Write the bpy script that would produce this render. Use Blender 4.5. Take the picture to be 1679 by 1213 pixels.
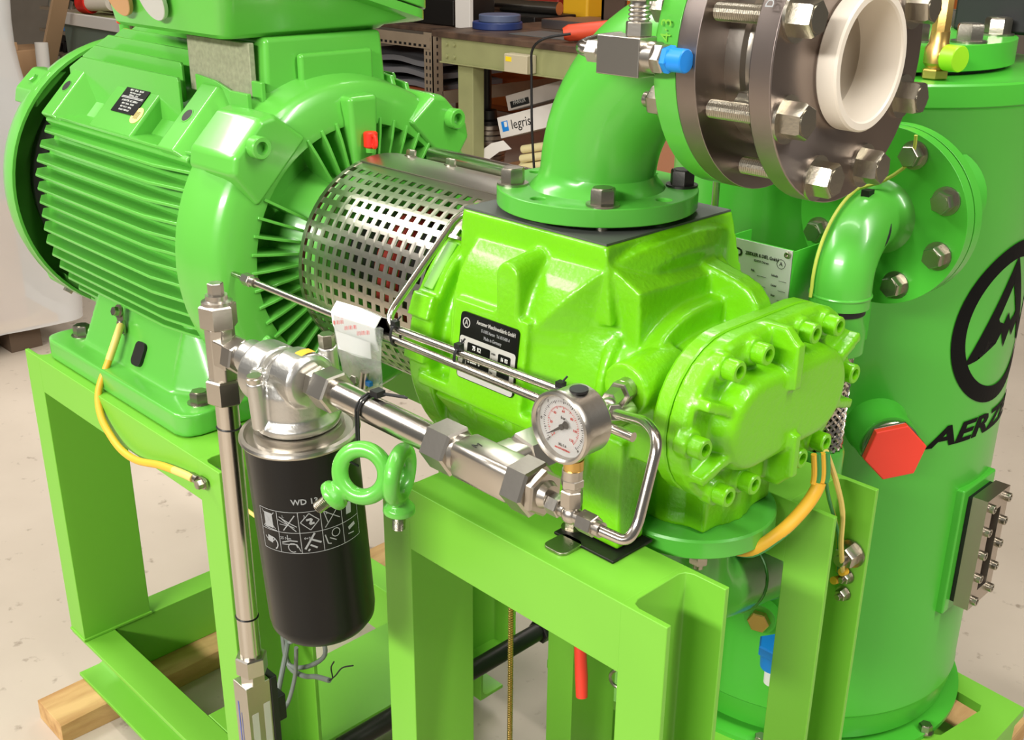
import bpy, bmesh, math, random
from mathutils import Vector as V, Matrix as M
random.seed(7)
PI = math.pi
S = bpy.context.scene
COL = S.collection
for o in list(bpy.data.objects):
    bpy.data.objects.remove(o)

# ------------------------------------------------------------------ camera
# the photographer stands at x=0, y=0 with the eye 1.49 m above the floor (floor is z=0.13)
cam_d = bpy.data.cameras.new('camera')
cam = bpy.data.objects.new('camera', cam_d)
COL.objects.link(cam)
cam_d.sensor_fit = 'HORIZONTAL'
cam_d.sensor_width = 36.0
cam_d.lens = 36.0 * 1822.0 / 1679.0
cam_d.clip_start = 0.05
cam_d.clip_end = 100
R = M(((0.6994921, -0.27542888, 0.65943138), (0.71458943, 0.2585583, -0.65000735), (0.00852934, 0.92589769, 0.37767805)))
cam.matrix_world = M.Translation(V((0, 0, 1.62))) @ R.to_4x4()
S.camera = cam

# ------------------------------------------------------------------ world and light
w = bpy.data.worlds.new('hall')
S.world = w
w.use_nodes = True
bg = w.node_tree.nodes['Background']
bg.inputs[0].default_value = (0.80, 0.78, 0.74, 1)
bg.inputs[1].default_value = 0.2

def area(name, loc, target, sx, sy, power, col=(1, 0.975, 0.935)):
    d = bpy.data.lights.new(name, 'AREA')
    d.shape = 'RECTANGLE'
    d.size, d.size_y = sx, sy
    d.energy = power
    d.color = col
    o = bpy.data.objects.new(name, d)
    o.location = loc
    o.rotation_euler = (V(target) - V(loc)).to_track_quat('-Z', 'Y').to_euler()
    COL.objects.link(o)
    return o
area('hall_lamp_front', (-0.5, -3.8, 3.4), (-1.0, 0.9, 0.7), 3.4, 0.45, 370)
area('hall_lamp_motor', (-4.9, -1.0, 4.6), (-1.4, 0.9, 1.0), 3.2, 0.6, 150)
area('hall_lamp_over', (-1.6, 0.6, 4.7), (-1.6, 0.9, 0.5), 4.5, 0.25, 70)
area('hall_lamp_tank', (1.9, 1.6, 4.5), (-0.6, 1.6, 0.9), 0.35, 3.6, 195)
area('hall_lamp_rear', (-3.6, 4.2, 4.6), (-4.0, 3.5, 0.5), 4.5, 0.35, 110)
S.view_settings.view_transform = 'Standard'
S.view_settings.look = 'None'
S.view_settings.gamma = 1
S.view_settings.use_curve_mapping = False
S.view_settings.exposure = 0.0

# ------------------------------------------------------------------ materials
def lin(c):
    return tuple(((x / 255) / 12.92 if x / 255 <= 0.04045 else ((x / 255 + 0.055) / 1.055) ** 2.4) for x in c) + (1,)
def mat(name, c, rough=0.5, metal=0.0, bump=0.0, bscale=200.0, var=0.0, vscale=6.0, coat=0.0, spec=0.5, aniso=None, trans=0.0, alpha=1.0, c2=None):
    m = bpy.data.materials.new(name)
    m.use_nodes = True
    nt = m.node_tree
    p = nt.nodes['Principled BSDF']
    p.inputs['Base Color'].default_value = lin(c)
    p.inputs['Roughness'].default_value = rough
    p.inputs['Metallic'].default_value = metal
    p.inputs['Coat Weight'].default_value = coat
    p.inputs['Coat Roughness'].default_value = 0.08
    p.inputs['Specular IOR Level'].default_value = spec
    p.inputs['Transmission Weight'].default_value = trans
    p.inputs['Alpha'].default_value = alpha
    tc = nt.nodes.new('ShaderNodeTexCoord')
    src = tc.outputs['Object']
    if aniso:
        mp = nt.nodes.new('ShaderNodeMapping')
        mp.inputs['Scale'].default_value = aniso
        nt.links.new(src, mp.inputs['Vector'])
        src = mp.outputs['Vector']
    if var > 0 or c2:
        n = nt.nodes.new('ShaderNodeTexNoise')
        n.inputs['Scale'].default_value = vscale
        n.inputs['Detail'].default_value = 5
        nt.links.new(src, n.inputs['Vector'])
        cr = nt.nodes.new('ShaderNodeValToRGB')
        cr.color_ramp.elements[0].position = 0.33
        cr.color_ramp.elements[1].position = 0.67
        a = lin(c)
        if c2:
            cr.color_ramp.elements[0].color = lin(c2)
            cr.color_ramp.elements[1].color = a
        else:
            cr.color_ramp.elements[0].color = tuple(x * (1 - var) for x in a[:3]) + (1,)
            cr.color_ramp.elements[1].color = tuple(min(1, x * (1 + var)) for x in a[:3]) + (1,)
        nt.links.new(n.outputs['Fac'], cr.inputs['Fac'])
        nt.links.new(cr.outputs['Color'], p.inputs['Base Color'])
    if bump > 0:
        n = nt.nodes.new('ShaderNodeTexNoise')
        n.inputs['Scale'].default_value = bscale
        n.inputs['Detail'].default_value = 3
        nt.links.new(src, n.inputs['Vector'])
        b = nt.nodes.new('ShaderNodeBump')
        b.inputs['Strength'].default_value = bump
        b.inputs['Distance'].default_value = 0.002
        nt.links.new(n.outputs['Fac'], b.inputs['Height'])
        nt.links.new(b.outputs['Normal'], p.inputs['Normal'])
    return m
G_MOTOR = mat('gloss_green_paint', (94, 180, 66), 0.28, bump=0.06, bscale=60, coat=0.35)
G_FRAME = mat('satin_green_paint', (118, 188, 56), 0.42, bump=0.04, bscale=150)
G_TANK = mat('tank_green_paint', (74, 180, 52), 0.33, bump=0.03, bscale=60, coat=0.2)
G_COMP = mat('cast_green_paint', (112, 194, 12), 0.33, bump=0.4, bscale=140, coat=0.25)
G_PIPE = mat('pipe_green_paint', (82, 172, 58), 0.3, bump=0.03, bscale=80, coat=0.25)
STEEL = mat('stainless_tube', (196, 190, 180), 0.22, 1.0, bump=0.02, bscale=300)
FIT = mat('stainless_fitting', (188, 182, 172), 0.3, 1.0, bump=0.05, bscale=250)
BOLT = mat('zinc_bolt', (170, 164, 150), 0.3, 1.0, bump=0.1, bscale=400)
TURNED = mat('turned_steel', (186, 176, 166), 0.34, 1.0, bump=0.08, bscale=900, aniso=(1, 1, 1))
RIM = mat('flange_rim_steel', (186, 178, 170), 0.3, 1.0, bump=0.05, bscale=500, aniso=(8, 1, 1))
PERF = mat('perforated_sheet', (190, 184, 172), 0.3, 1.0, bump=0.04, bscale=200)
CASTAL = mat('cast_aluminium', (196, 194, 188), 0.36, 1.0, bump=0.12, bscale=260)
DARK = mat('dark_steel', (62, 60, 58), 0.45, 0.9, bump=0.1, bscale=200)
BLACKP = mat('black_gloss_paint', (10, 10, 10), 0.3, bump=0.01, bscale=60, spec=0.25)
BLACK = mat('black_plastic', (16, 16, 17), 0.5)
BRASS = mat('brass', (216, 178, 104), 0.34, 1.0, bump=0.05)
WHITEP = mat('milky_plastic', (226, 216, 200), 0.42, trans=0.0)
INK = mat('black_print', (9, 9, 9), 0.6, spec=0.15)
WHITE = mat('white_print', (232, 232, 228), 0.6)
SILVER = mat('silver_label', (200, 198, 192), 0.35, 0.3)
GREYPR = mat('grey_print', (150, 152, 152), 0.6)
BLUE = mat('blue_plastic', (24, 132, 220), 0.4)
RED = mat('red_plastic', (226, 40, 26), 0.4)
REDCAP = mat('red_orange_plastic', (244, 66, 48), 0.42, bump=0.03, bscale=60)
YEL = mat('yellow_cable', (230, 176, 50), 0.5)
YELP = mat('pale_yellow_cable', (226, 200, 110), 0.5)
LIME = mat('lime_cap_plastic', (150, 214, 30), 0.4)
YG = mat('green_yellow_wire', (176, 186, 70), 0.5)
GREYW = mat('grey_cable', (120, 126, 120), 0.5)
RAW = mat('raw_metal_plate', (150, 152, 124), 0.6, 0.2, bump=0.2, bscale=300, var=0.12, vscale=150)
WOOD = mat('pallet_wood', (214, 176, 118), 0.75, bump=0.25, bscale=60, aniso=(6, 1, 6), c2=(176, 132, 80), vscale=5)
PAPER = mat('white_carton', (222, 216, 208), 0.7)
CARD = mat('brown_carton', (178, 134, 92), 0.8, bump=0.05, var=0.06)
BENCHTOP = mat('worn_bench_top', (96, 74, 58), 0.45, bump=0.1, bscale=40, c2=(58, 44, 36), vscale=9)
BENCHG = mat('bench_green_paint', (150, 152, 104), 0.55, var=0.06)
SHELFG = mat('slotted_angle_grey', (140, 124, 104), 0.55, var=0.08)
ORANGE = mat('orange_cabinet', (206, 110, 34), 0.5)
CREAM = mat('cream_tubing', (226, 214, 160), 0.45)
WALLM = mat('hall_wall', (150, 140, 126), 0.8, var=0.05)
GLASS = mat('gauge_glass', (250, 250, 250), 0.05, trans=1.0)
# ------------------------------------------------------------------ mesh helpers
def axm(o, a, rot=0.0):
    a = V(a).normalized()
    return M.Translation(V(o)) @ a.to_track_quat('Z', 'Y').to_matrix().to_4x4() @ M.Rotation(rot, 4, 'Z')
class B:
    def __init__(s, T=None):
        s.v, s.f, s.T = [], [], T or M.Identity(4)
    def add(s, vs, fs, mx=None):
        n = len(s.v)
        mx = s.T @ mx if mx is not None else s.T
        s.v += [mx @ V(p) for p in vs]
        s.f += [tuple(i + n for i in f) for f in fs]
        return s
    def box(s, x0, x1, y0, y1, z0, z1, mx=None):
        return s.add([(x0, y0, z0), (x1, y0, z0), (x1, y1, z0), (x0, y1, z0), (x0, y0, z1), (x1, y0, z1), (x1, y1, z1), (x0, y1, z1)],
                     [(0, 3, 2, 1), (4, 5, 6, 7), (0, 1, 5, 4), (1, 2, 6, 5), (2, 3, 7, 6), (3, 0, 4, 7)], mx)
    def hexa(s, p):  # 8 corner points, bottom ring then top ring
        return s.add(p, [(0, 3, 2, 1), (4, 5, 6, 7), (0, 1, 5, 4), (1, 2, 6, 5), (2, 3, 7, 6), (3, 0, 4, 7)])
    def prism(s, poly, o, U, W, D):  # outline in the (U, W) plane through o, pushed along D
        o, U, W, D = V(o), V(U), V(W), V(D)
        n = len(poly)
        a = [o + U * u + W * v for u, v in poly]
        return s.add(a + [p + D for p in a], [tuple(range(n - 1, -1, -1)), tuple(range(n, 2 * n))] + [(i, (i + 1) % n, n + (i + 1) % n, n + i) for i in range(n)])
    def loft(s, rings, cap=True, closed=True):
        n = len(rings[0])
        vs = [p for r in rings for p in r]
        fs = []
        for k in range(len(rings) - 1):
            for i in range(n if closed else n - 1):
                j = (i + 1) % n
                fs.append((k * n + i, k * n + j, (k + 1) * n + j, (k + 1) * n + i))
        if cap:
            fs.append(tuple(range(n - 1, -1, -1)))
            fs.append(tuple(range((len(rings) - 1) * n, len(rings) * n)))
        return s.add(vs, fs)
    def lathe(s, prof, o, a, seg=32, rot=0.0, loop=False):  # prof: (radius, height along the axis a)
        mx = axm(o, a, rot)
        vs, fs, idx = [], [], []
        for r, h in prof:
            if r < 1e-7:
                idx.append((len(vs), 1)); vs.append((0, 0, h))
            else:
                idx.append((len(vs), seg))
                vs += [(r * math.cos(2 * PI * i / seg), r * math.sin(2 * PI * i / seg), h) for i in range(seg)]
        pairs = list(zip(idx[:-1], idx[1:])) + ([(idx[-1], idx[0])] if loop else [])
        for (a0, n0), (a1, n1) in pairs:
            for i in range(seg):
                j = (i + 1) % seg
                if n0 == 1 and n1 == 1: continue
                if n0 == 1: fs.append((a0, a1 + i, a1 + j))
                elif n1 == 1: fs.append((a0 + i, a0 + j, a1))
                else: fs.append((a0 + i, a0 + j, a1 + j, a1 + i))
        if not loop:
            if idx[0][1] > 1: fs.append(tuple(range(idx[0][0] + seg - 1, idx[0][0] - 1, -1)))
            if idx[-1][1] > 1: fs.append(tuple(range(idx[-1][0], idx[-1][0] + seg)))
        return s.add(vs, fs, mx)
    def cyl(s, o, a, r, h, seg=24, r2=None, rot=0.0, ch=0.0):
        r2 = r if r2 is None else r2
        if ch: return s.lathe([(r - ch, 0), (r, ch), (r2, h - ch), (r2 - ch, h)], o, a, seg, rot)
        return s.lathe([(r, 0), (r2, h)], o, a, seg, rot)
    def hexn(s, o, a, af, h, rot=0.0, ch=None):  # hexagon nut body with bevelled crowns, af across flats
        r = af / math.sqrt(3)
        ch = af * 0.05 if ch is None else ch
        s.lathe([(r * 0.9, 0), (r, ch), (r, h - ch), (r * 0.9, h)], o, a, 6, rot)
        return s
    def sphere(s, o, r, seg=16, sc=(1, 1, 1)):
        prof = [(r * math.sin(PI * k / (seg // 2)), -r * math.cos(PI * k / (seg // 2))) for k in range(seg // 2 + 1)]
        prof[0] = (0, -r); prof[-1] = (0, r)
        n = len(s.v)
        s.lathe(prof, (0, 0, 0), (0, 0, 1), seg)
        for i in range(n, len(s.v)):
            p = s.T.inverted() @ s.v[i]
            s.v[i] = s.T @ V((o[0] + p.x * sc[0], o[1] + p.y * sc[1], o[2] + p.z * sc[2]))
        return s
    def tube(s, pts, r, seg=12, fil=0.0, cap=True, rr=None, steps=6):
        P = [V(p) for p in pts]
        if fil:
            Q = [P[0]]
            for a, b, c in zip(P[:-2], P[1:-1], P[2:]):
                d0, d1 = (a - b), (c - b)
                t = min(fil, d0.length * 0.49, d1.length * 0.49)
                p0, p1 = b + d0.normalized() * t, b + d1.normalized() * t
                for k in range(steps + 1):
                    u = k / steps
                    Q.append(p0 * (1 - u) ** 2 + b * 2 * u * (1 - u) + p1 * u * u)
            Q.append(P[-1])
            P = Q
        rings = []
        t = (P[1] - P[0]).normalized()
        n = t.orthogonal().normalized()
        for i, p in enumerate(P):
            t2 = (P[min(i + 1, len(P) - 1)] - P[max(i - 1, 0)])
            t2 = t2.normalized() if t2.length > 1e-9 else t
            n = (n - t2 * n.dot(t2)).normalized()
            b = t2.cross(n)
            q = rr[i] if rr else r
            rings.append([p + (n * math.cos(2 * PI * k / seg) + b * math.sin(2 * PI * k / seg)) * q for k in range(seg)])
        return s.loft(rings, cap)
    def torus(s, o, a, Rr, r, seg=28, sg=12, sx=1.0, sy=1.0):
        mx = axm(o, a)
        vs, fs = [], []
        for i in range(seg):
            A = 2 * PI * i / seg
            for j in range(sg):
                q = 2 * PI * j / sg
                d = Rr + r * math.cos(q)
                vs.append((d * math.cos(A) * sx, d * math.sin(A) * sy, r * math.sin(q)))
        for i in range(seg):
            for j in range(sg):
                fs.append((i * sg + j, ((i + 1) % seg) * sg + j, ((i + 1) % seg) * sg + (j + 1) % sg, i * sg + (j + 1) % sg))
        return s.add(vs, fs, mx)
    def mesh(s, name, m, sharp=32, center=None, weld=True):
        me = bpy.data.meshes.new(name)
        c = center
        if c is None:
            lo = V((min(p.x for p in s.v), min(p.y for p in s.v), min(p.z for p in s.v)))
            hi = V((max(p.x for p in s.v), max(p.y for p in s.v), max(p.z for p in s.v)))
            c = (lo + hi) / 2
        c = V(c)
        me.from_pydata([tuple(p - c) for p in s.v], [], s.f)
        bm = bmesh.new(); bm.from_mesh(me)
        bmesh.ops.recalc_face_normals(bm, faces=bm.faces)
        bm.to_mesh(me); bm.free()
        me.materials.append(m)
        if sharp:
            me.shade_smooth()
            me.set_sharp_from_angle(angle=math.radians(sharp))
        return me, c
    def build(s, name, m, parent=None, bevel=0.0, seg=2, sharp=32, label=None):
        me, c = s.mesh(name, m, sharp)
        o = bpy.data.objects.new(name, me)
        COL.objects.link(o)
        o.location = c
        if parent is not None:
            o.parent = parent
            o.location = c - wloc(parent)
        if bevel:
            md = o.modifiers.new('edge', 'BEVEL')
            md.width = bevel; md.segments = seg; md.limit_method = 'ANGLE'; md.angle_limit = math.radians(30); md.harden_normals = True
        if label: o['label'] = label
        return o
def wloc(o):
    p = V(o.location)
    while o.parent:
        o = o.parent
        p = p + V(o.location)
    return p
def tag(o, label, cat, group=None, kind=None):
    o['label'] = label; o['category'] = cat
    if group: o['group'] = group
    if kind: o['kind'] = kind
    return o
def thing(name, label, cat, loc, group=None):
    o = bpy.data.objects.new(name, None)
    COL.objects.link(o)
    o.location = loc
    o.empty_display_size = 0.05
    return tag(o, label, cat, group)
def struct(o):
    o['kind'] = 'structure'
    return o
def inst(name, me, parent, o, a=(0, 0, 1), rot=0.0, sc=1.0):
    ob = bpy.data.objects.new(name, me)
    COL.objects.link(ob)
    ob.parent = parent
    mx = axm(o, a, rot)
    if parent is not None: mx.translation = V(o) - wloc(parent)
    ob.matrix_local = mx @ M.Diagonal((sc, sc, sc, 1)) if isinstance(sc, (int, float)) else mx @ M.Diagonal((*sc, 1))
    return ob
def grp_build(parts, parent):
    return [p.build(n, m, parent, bv) for p, n, m, bv in parts]
def arc(cx, cy, r, a0, a1, n):
    return [(cx + r * math.cos(math.radians(a0 + (a1 - a0) * k / n)), cy + r * math.sin(math.radians(a0 + (a1 - a0) * k / n))) for k in range(n + 1)]
def rrect(x0, x1, y0, y1, r, n=5):
    return arc(x1 - r, y1 - r, r, 0, 90, n) + arc(x0 + r, y1 - r, r, 90, 180, n) + arc(x0 + r, y0 + r, r, 180, 270, n) + arc(x1 - r, y0 + r, r, 270, 360, n)
def stadium(hw, hh, n=14, k=1.0):  # half width, half height, round ends
    d = hw - hh * k
    return [(d + hh * k * math.cos(a), hh * math.sin(a)) for a in [(-PI / 2) + PI * i / n for i in range(n + 1)]] + [(-d + hh * k * math.cos(a), hh * math.sin(a)) for a in [(PI / 2) + PI * i / n for i in range(n + 1)]]
def textmesh(body, size, shear=0.0, bold=0.0, align='CENTER'):
    cu = bpy.data.curves.new('lettering', 'FONT')
    cu.body = body; cu.size = size; cu.shear = shear; cu.offset = bold
    cu.align_x = align; cu.align_y = 'CENTER'; cu.extrude = 0.0002; cu.resolution_u = 2
    ob = bpy.data.objects.new('lettering', cu)
    COL.objects.link(ob)
    dg = bpy.context.evaluated_depsgraph_get()
    me = bpy.data.meshes.new_from_object(ob.evaluated_get(dg))
    bpy.data.objects.remove(ob)
    bpy.data.curves.remove(cu)
    return me
def text(body, size, o, U, W, m, parent, shear=0.0, bold=0.0, align='CENTER', wrap=None, name='lettering', sx=1.0):
    me = textmesh(body, size, shear, bold, align)
    U, W = V(U).normalized(), V(W).normalized()
    N = U.cross(W)
    if wrap:  # wrap(u, v, n) gives the world point on a curved surface
        bm = bmesh.new(); bm.from_mesh(me)
        bmesh.ops.triangulate(bm, faces=bm.faces)
        bmesh.ops.subdivide_edges(bm, edges=[e for e in bm.edges if e.calc_length() > size * 0.25], cuts=2, use_grid_fill=True)
        for v in bm.verts: v.co = wrap(v.co.x * sx, v.co.y, v.co.z) - V(o)
        bm.to_mesh(me); bm.free()
    else:
        for v in me.vertices: v.co = U * v.co.x * sx + W * v.co.y + N * v.co.z
    me.name = name
    me.materials.clear(); me.materials.append(m)
    ob = bpy.data.objects.new(name, me)
    COL.objects.link(ob)
    ob.parent = parent
    ob.location = V(o) - wloc(parent)
    return ob
def remeshed(b, name, m, parent, voxel=0.0035, smooth=4, label=None):  # melts the solids of b into one casting with soft fillets
    me, c = b.mesh(name, m, 0)
    o = bpy.data.objects.new(name, me)
    COL.objects.link(o)
    r = o.modifiers.new('melt', 'REMESH'); r.mode = 'VOXEL'; r.voxel_size = voxel; r.use_smooth_shade = True
    sm = o.modifiers.new('fillet', 'SMOOTH'); sm.iterations = smooth; sm.factor = 0.5
    dg = bpy.context.evaluated_depsgraph_get()
    me2 = bpy.data.meshes.new_from_object(o.evaluated_get(dg))
    me2.name = name
    o.modifiers.clear(); o.data = me2
    me2.materials.clear(); me2.materials.append(m)
    me2.shade_smooth()
    o.location = c
    if parent is not None:
        o.parent = parent; o.location = c - wloc(parent)
    return o
# shared fastener meshes, built once along +Z with their seat at the origin
def bolt_mesh(name, af, h, m, dome=True, washer=True, stub=0.0):
    b = B()
    z = 0
    if washer:
        b.lathe([(af * 0.5, 0), (af * 0.74, 0), (af * 0.74, af * 0.1), (af * 0.5, af * 0.1)], (0, 0, 0), (0, 0, 1), 20)
        z = af * 0.1
    r = af / math.sqrt(3)
    b.lathe([(r, z), (r, z + h * 0.86), (r * 0.9, z + h)], (0, 0, 0), (0, 0, 1), 6)
    if dome: b.lathe([(af * 0.42, z + h * 0.98), (af * 0.42, z + h * 1.04), (0, z + h * 1.05)], (0, 0, 0), (0, 0, 1), 20)
    if stub: b.cyl((0, 0, z), (0, 0, 1), af * 0.3, stub, 14, ch=af * 0.04)
    return b.mesh(name, m, 30, center=(0, 0, 0))[0]
def cap_mesh(name, r, h, m):  # socket head screw with a hexagon recess
    b = B()
    b.lathe([(r, 0), (r, h * 0.9), (r * 0.9, h), (r * 0.58, h), (r * 0.52, h * 0.4), (0, h * 0.4)], (0, 0, 0), (0, 0, 1), 18)
    return b.mesh(name, m, 30, center=(0, 0, 0))[0]
HEX = bolt_mesh('bolt', 0.024, 0.016, BOLT)
HEXS = bolt_mesh('bolt', 0.024, 0.014, BOLT, washer=True)
HEXD = bolt_mesh('bolt', 0.024, 0.016, DARK)
NUT = bolt_mesh('nut', 0.024, 0.017, BOLT, dome=False, stub=0.026)
HEXG = bolt_mesh('bolt', 0.024, 0.016, G_MOTOR)
CAPG = cap_mesh('screw', 0.0145, 0.019, G_COMP)
CAPM = cap_mesh('screw', 0.0165, 0.018, G_MOTOR)
CAPS = cap_mesh('screw', 0.008, 0.009, BOLT)
# ------------------------------------------------------------------ room
def concrete():
    m = bpy.data.materials.new('concrete_floor')
    m.use_nodes = True
    nt = m.node_tree; p = nt.nodes['Principled BSDF']
    tc = nt.nodes.new('ShaderNodeTexCoord')
    def noise(sc, det):
        n = nt.nodes.new('ShaderNodeTexNoise'); n.inputs['Scale'].default_value = sc; n.inputs['Detail'].default_value = det
        nt.links.new(tc.outputs['Object'], n.inputs['Vector']); return n
    n1, n2 = noise(1.3, 7), noise(26, 6)
    r1 = nt.nodes.new('ShaderNodeValToRGB')
    r1.color_ramp.elements[0].position = 0.3; r1.color_ramp.elements[0].color = lin((176, 163, 147))
    r1.color_ramp.elements[1].position = 0.7; r1.color_ramp.elements[1].color = lin((197, 184, 168))
    nt.links.new(n1.outputs['Fac'], r1.inputs['Fac'])
    r2 = nt.nodes.new('ShaderNodeValToRGB')
    r2.color_ramp.elements[0].position = 0.26; r2.color_ramp.elements[0].color = lin((128, 112, 94))
    r2.color_ramp.elements[1].position = 0.36; r2.color_ramp.elements[1].color = (1, 1, 1, 1)
    nt.links.new(n2.outputs['Fac'], r2.inputs['Fac'])
    mx = nt.nodes.new('ShaderNodeMix'); mx.data_type = 'RGBA'; mx.blend_type = 'MULTIPLY'; mx.inputs['Factor'].default_value = 0.55
    nt.links.new(r1.outputs['Color'], mx.inputs[6]); nt.links.new(r2.outputs['Color'], mx.inputs[7])
    nt.links.new(mx.outputs[2], p.inputs['Base Color'])
    p.inputs['Roughness'].default_value = 0.5
    b = nt.nodes.new('ShaderNodeBump'); b.inputs['Strength'].default_value = 0.15; b.inputs['Distance'].default_value = 0.003
    nt.links.new(n2.outputs['Fac'], b.inputs['Height']); nt.links.new(b.outputs['Normal'], p.inputs['Normal'])
    return m
FLOORM = concrete()
FZ = 0.05
b = B(); b.box(-13, 4, -3, 9.5, FZ - 0.1, FZ)
struct(b.build('floor', FLOORM))
b = B(); b.box(-13, 4, 9.5, 9.7, FZ - 0.1, 5.2)
struct(b.build('wall_rear', WALLM))
b = B(); b.box(-13.2, -13, -3, 9.7, FZ - 0.1, 5.2)
struct(b.build('wall_left', WALLM))
b = B(); b.box(-13.2, 4, -3, 9.7, 5.2, 5.35)
struct(b.build('ceiling', WALLM))

# ------------------------------------------------------------------ skid frame
def cprof(D, F, t=0.008):  # channel: web along the first axis, flanges along the second
    f = 0.012
    return [(0, 0), (D, 0), (D, F), (D - t, F), (D - t, t + f), (D - t - f * 0.3, t + f * 0.3), (D - t - f, t), (t + f, t), (t + f * 0.3, t + f * 0.3), (t, t + f), (t, F), (0, F)]
def ground_cable(name, pts, r, m, parent, **k):
    return B().tube(pts, r, 10, **k).build(name, m, parent)
ZT, ZM, ZR = 0.853, 0.926, 0.22       # tops of motor frame, compressor frame, base rails
skid = thing('skid_frame', 'green welded steel channel frame carrying the motor, compressor and vessel', 'machine frame', (-1.2, 1.03, 0.18))
def leg(xweb, sgn, y0, D, F, z1, z0=ZR):
    b = B()
    b.prism(cprof(D, F), (xweb, y0, z0), (0, 1, 0), (sgn, 0, 0), (0, 0, z1 - z0))
    b.box(xweb - 0.004 if sgn > 0 else xweb - F, xweb + F if sgn > 0 else xweb + 0.004, y0 - 0.003, y0 + D + 0.003, z0, z0 + 0.006)
    return b.build('leg', G_FRAME, skid, 0.0015)
def beam(x0, x1, y0, D, F, z1):
    b = B()
    b.prism(cprof(D, F), (x0, y0, z1), (0, 1, 0), (0, 0, -1), (x1 - x0, 0, 0))
    return b.build('top_beam', G_FRAME, skid, 0.0015)
MD, MF = 0.147, 0.063
for y in (0.72, 1.346 - MD):
    leg(-1.985, -1, y, MD, MF, ZT)
    leg(-1.41, 1, y, MD, MF, ZT)
    beam(-1.9865, -1.4085, y, MD, 0.07, ZT)
CD, CF = 0.113, 0.062
for y in (0.809, 1.145):
    leg(-1.011, -1, y, CD, 0.058, ZM)
    leg(-0.648, 1, y, CD, CF + 0.002, ZM)
    beam(-1.0125, -0.6465, y, CD, 0.092, ZM)
# base: long rails, cross rails, foot plates
RB = 0.10
b = B(); b.prism(cprof(ZR - RB, 0.065), (-2.048, 0.785, ZR), (0, 0, -1), (0, -1, 0), (2.2, 0, 0)); b.build('base_rail', G_FRAME, skid, 0.0015)
b = B(); b.prism(cprof(ZR - RB, 0.065), (-2.048, 1.285, ZR), (0, 0, -1), (0, 1, 0), (0.66, 0, 0)); b.build('base_rail', G_FRAME, skid, 0.0015)
b = B(); b.prism(cprof(ZR - RB, 0.063), (-1.985, 0.789, ZR), (0, 0, -1), (-1, 0, 0), (0, 0.492, 0)); b.build('cross_rail', G_FRAME, skid, 0.0015)
b = B(); b.box(-1.607, -1.39, 0.785, 1.29, 0.185, ZR); b.build('cross_rail', G_FRAME, skid, 0.003)
# vessel platform with a triangular opening at its corner
def plate_hole(outer, hole, z0, z1, name):
    bm = bmesh.new()
    ov = [bm.verts.new((x, y, z1)) for x, y in outer]; hv = [bm.verts.new((x, y, z1)) for x, y in hole]
    es = [bm.edges.new((l[i], l[(i + 1) % len(l)])) for l in (ov, hv) for i in range(len(l))]
    bmesh.ops.triangle_fill(bm, edges=es, use_beauty=True)
    g = bmesh.ops.extrude_face_region(bm, geom=bm.faces[:])
    bmesh.ops.translate(bm, verts=[v for v in g['geom'] if isinstance(v, bmesh.types.BMVert)], vec=(0, 0, z0 - z1))
    bmesh.ops.recalc_face_normals(bm, faces=bm.faces)
    me = bpy.data.meshes.new(name); bm.to_mesh(me); bm.free()
    me.materials.append(G_FRAME)
    o = bpy.data.objects.new(name, me); COL.objects.link(o); o.parent = skid; o.location = -V(wloc(skid))
    return o
plate_hole([(-1.28, 1.37), (-0.54, 1.37), (-0.54, 1.925), (-0.54, 2.3), (-1.45, 2.3)][:2] + [(-0.54, 1.925), (-0.70, 1.94), (-1.28, 1.955)],
           [(-0.690, 1.885), (-0.672, 1.882), (-0.602, 1.872), (-0.597, 1.855), (-0.617, 1.735), (-0.628, 1.728), (-0.66, 1.74), (-0.70, 1.80)], 0.2, ZR, 'vessel_platform')
b = B(); b.box(-1.28, -0.552, 1.38, 1.915, 0.10, 0.112); b.build('platform_web', G_FRAME, skid, 0.002)
b = B(); b.box(-0.556, -0.548, 1.38, 1.915, 0.112, 0.199); b.build('platform_edge', G_FRAME, skid, 0.001)

# timbers under the skid
def timber(x0, x1, y0, y1, z0, z1, label, name='wooden_beam'):
    b = B()
    n = 14
    rings = []
    for k in range(n + 1):
        y = y0 + (y1 - y0) * k / n
        j = lambda a: random.uniform(-a, a)
        rings.append([(x0 + j(.002), y, z0), (x1 + j(.002), y, z0), (x1 + j(.003), y, z1 - 0.004), (x1 - 0.006 + j(.004), y, z1), (x0 + .004 + j(.003), y, z1), (x0 + j(.002), y, z1 - .004)])
    b.loft(rings)
    return tag(b.build(name, WOOD, None, 0.001), label, 'timber', 'timbers under the skid')
timber(-2.034, -1.922, 0.622, 1.85, FZ, 0.0995, 'pale wooden beam on the floor under the left end of the green skid')
timber(-0.70, -0.568, 0.60, 2.06, FZ, 0.0995, 'pale wooden beam under the vessel end of the green skid, lower right corner')
# ------------------------------------------------------------------ electric motor
AY, AZ = 1.033, 1.129                 # shaft axis
def rad(r, deg, x):                   # point at radius r; 0 deg towards the camera side (-Y), 90 deg up
    a = math.radians(deg)
    return V((x, AY - r * math.cos(a), AZ + r * math.sin(a)))
motor = thing('electric_motor', 'large green finned electric motor standing on the left frame', 'motor', (-1.72, AY, ZT))
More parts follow.
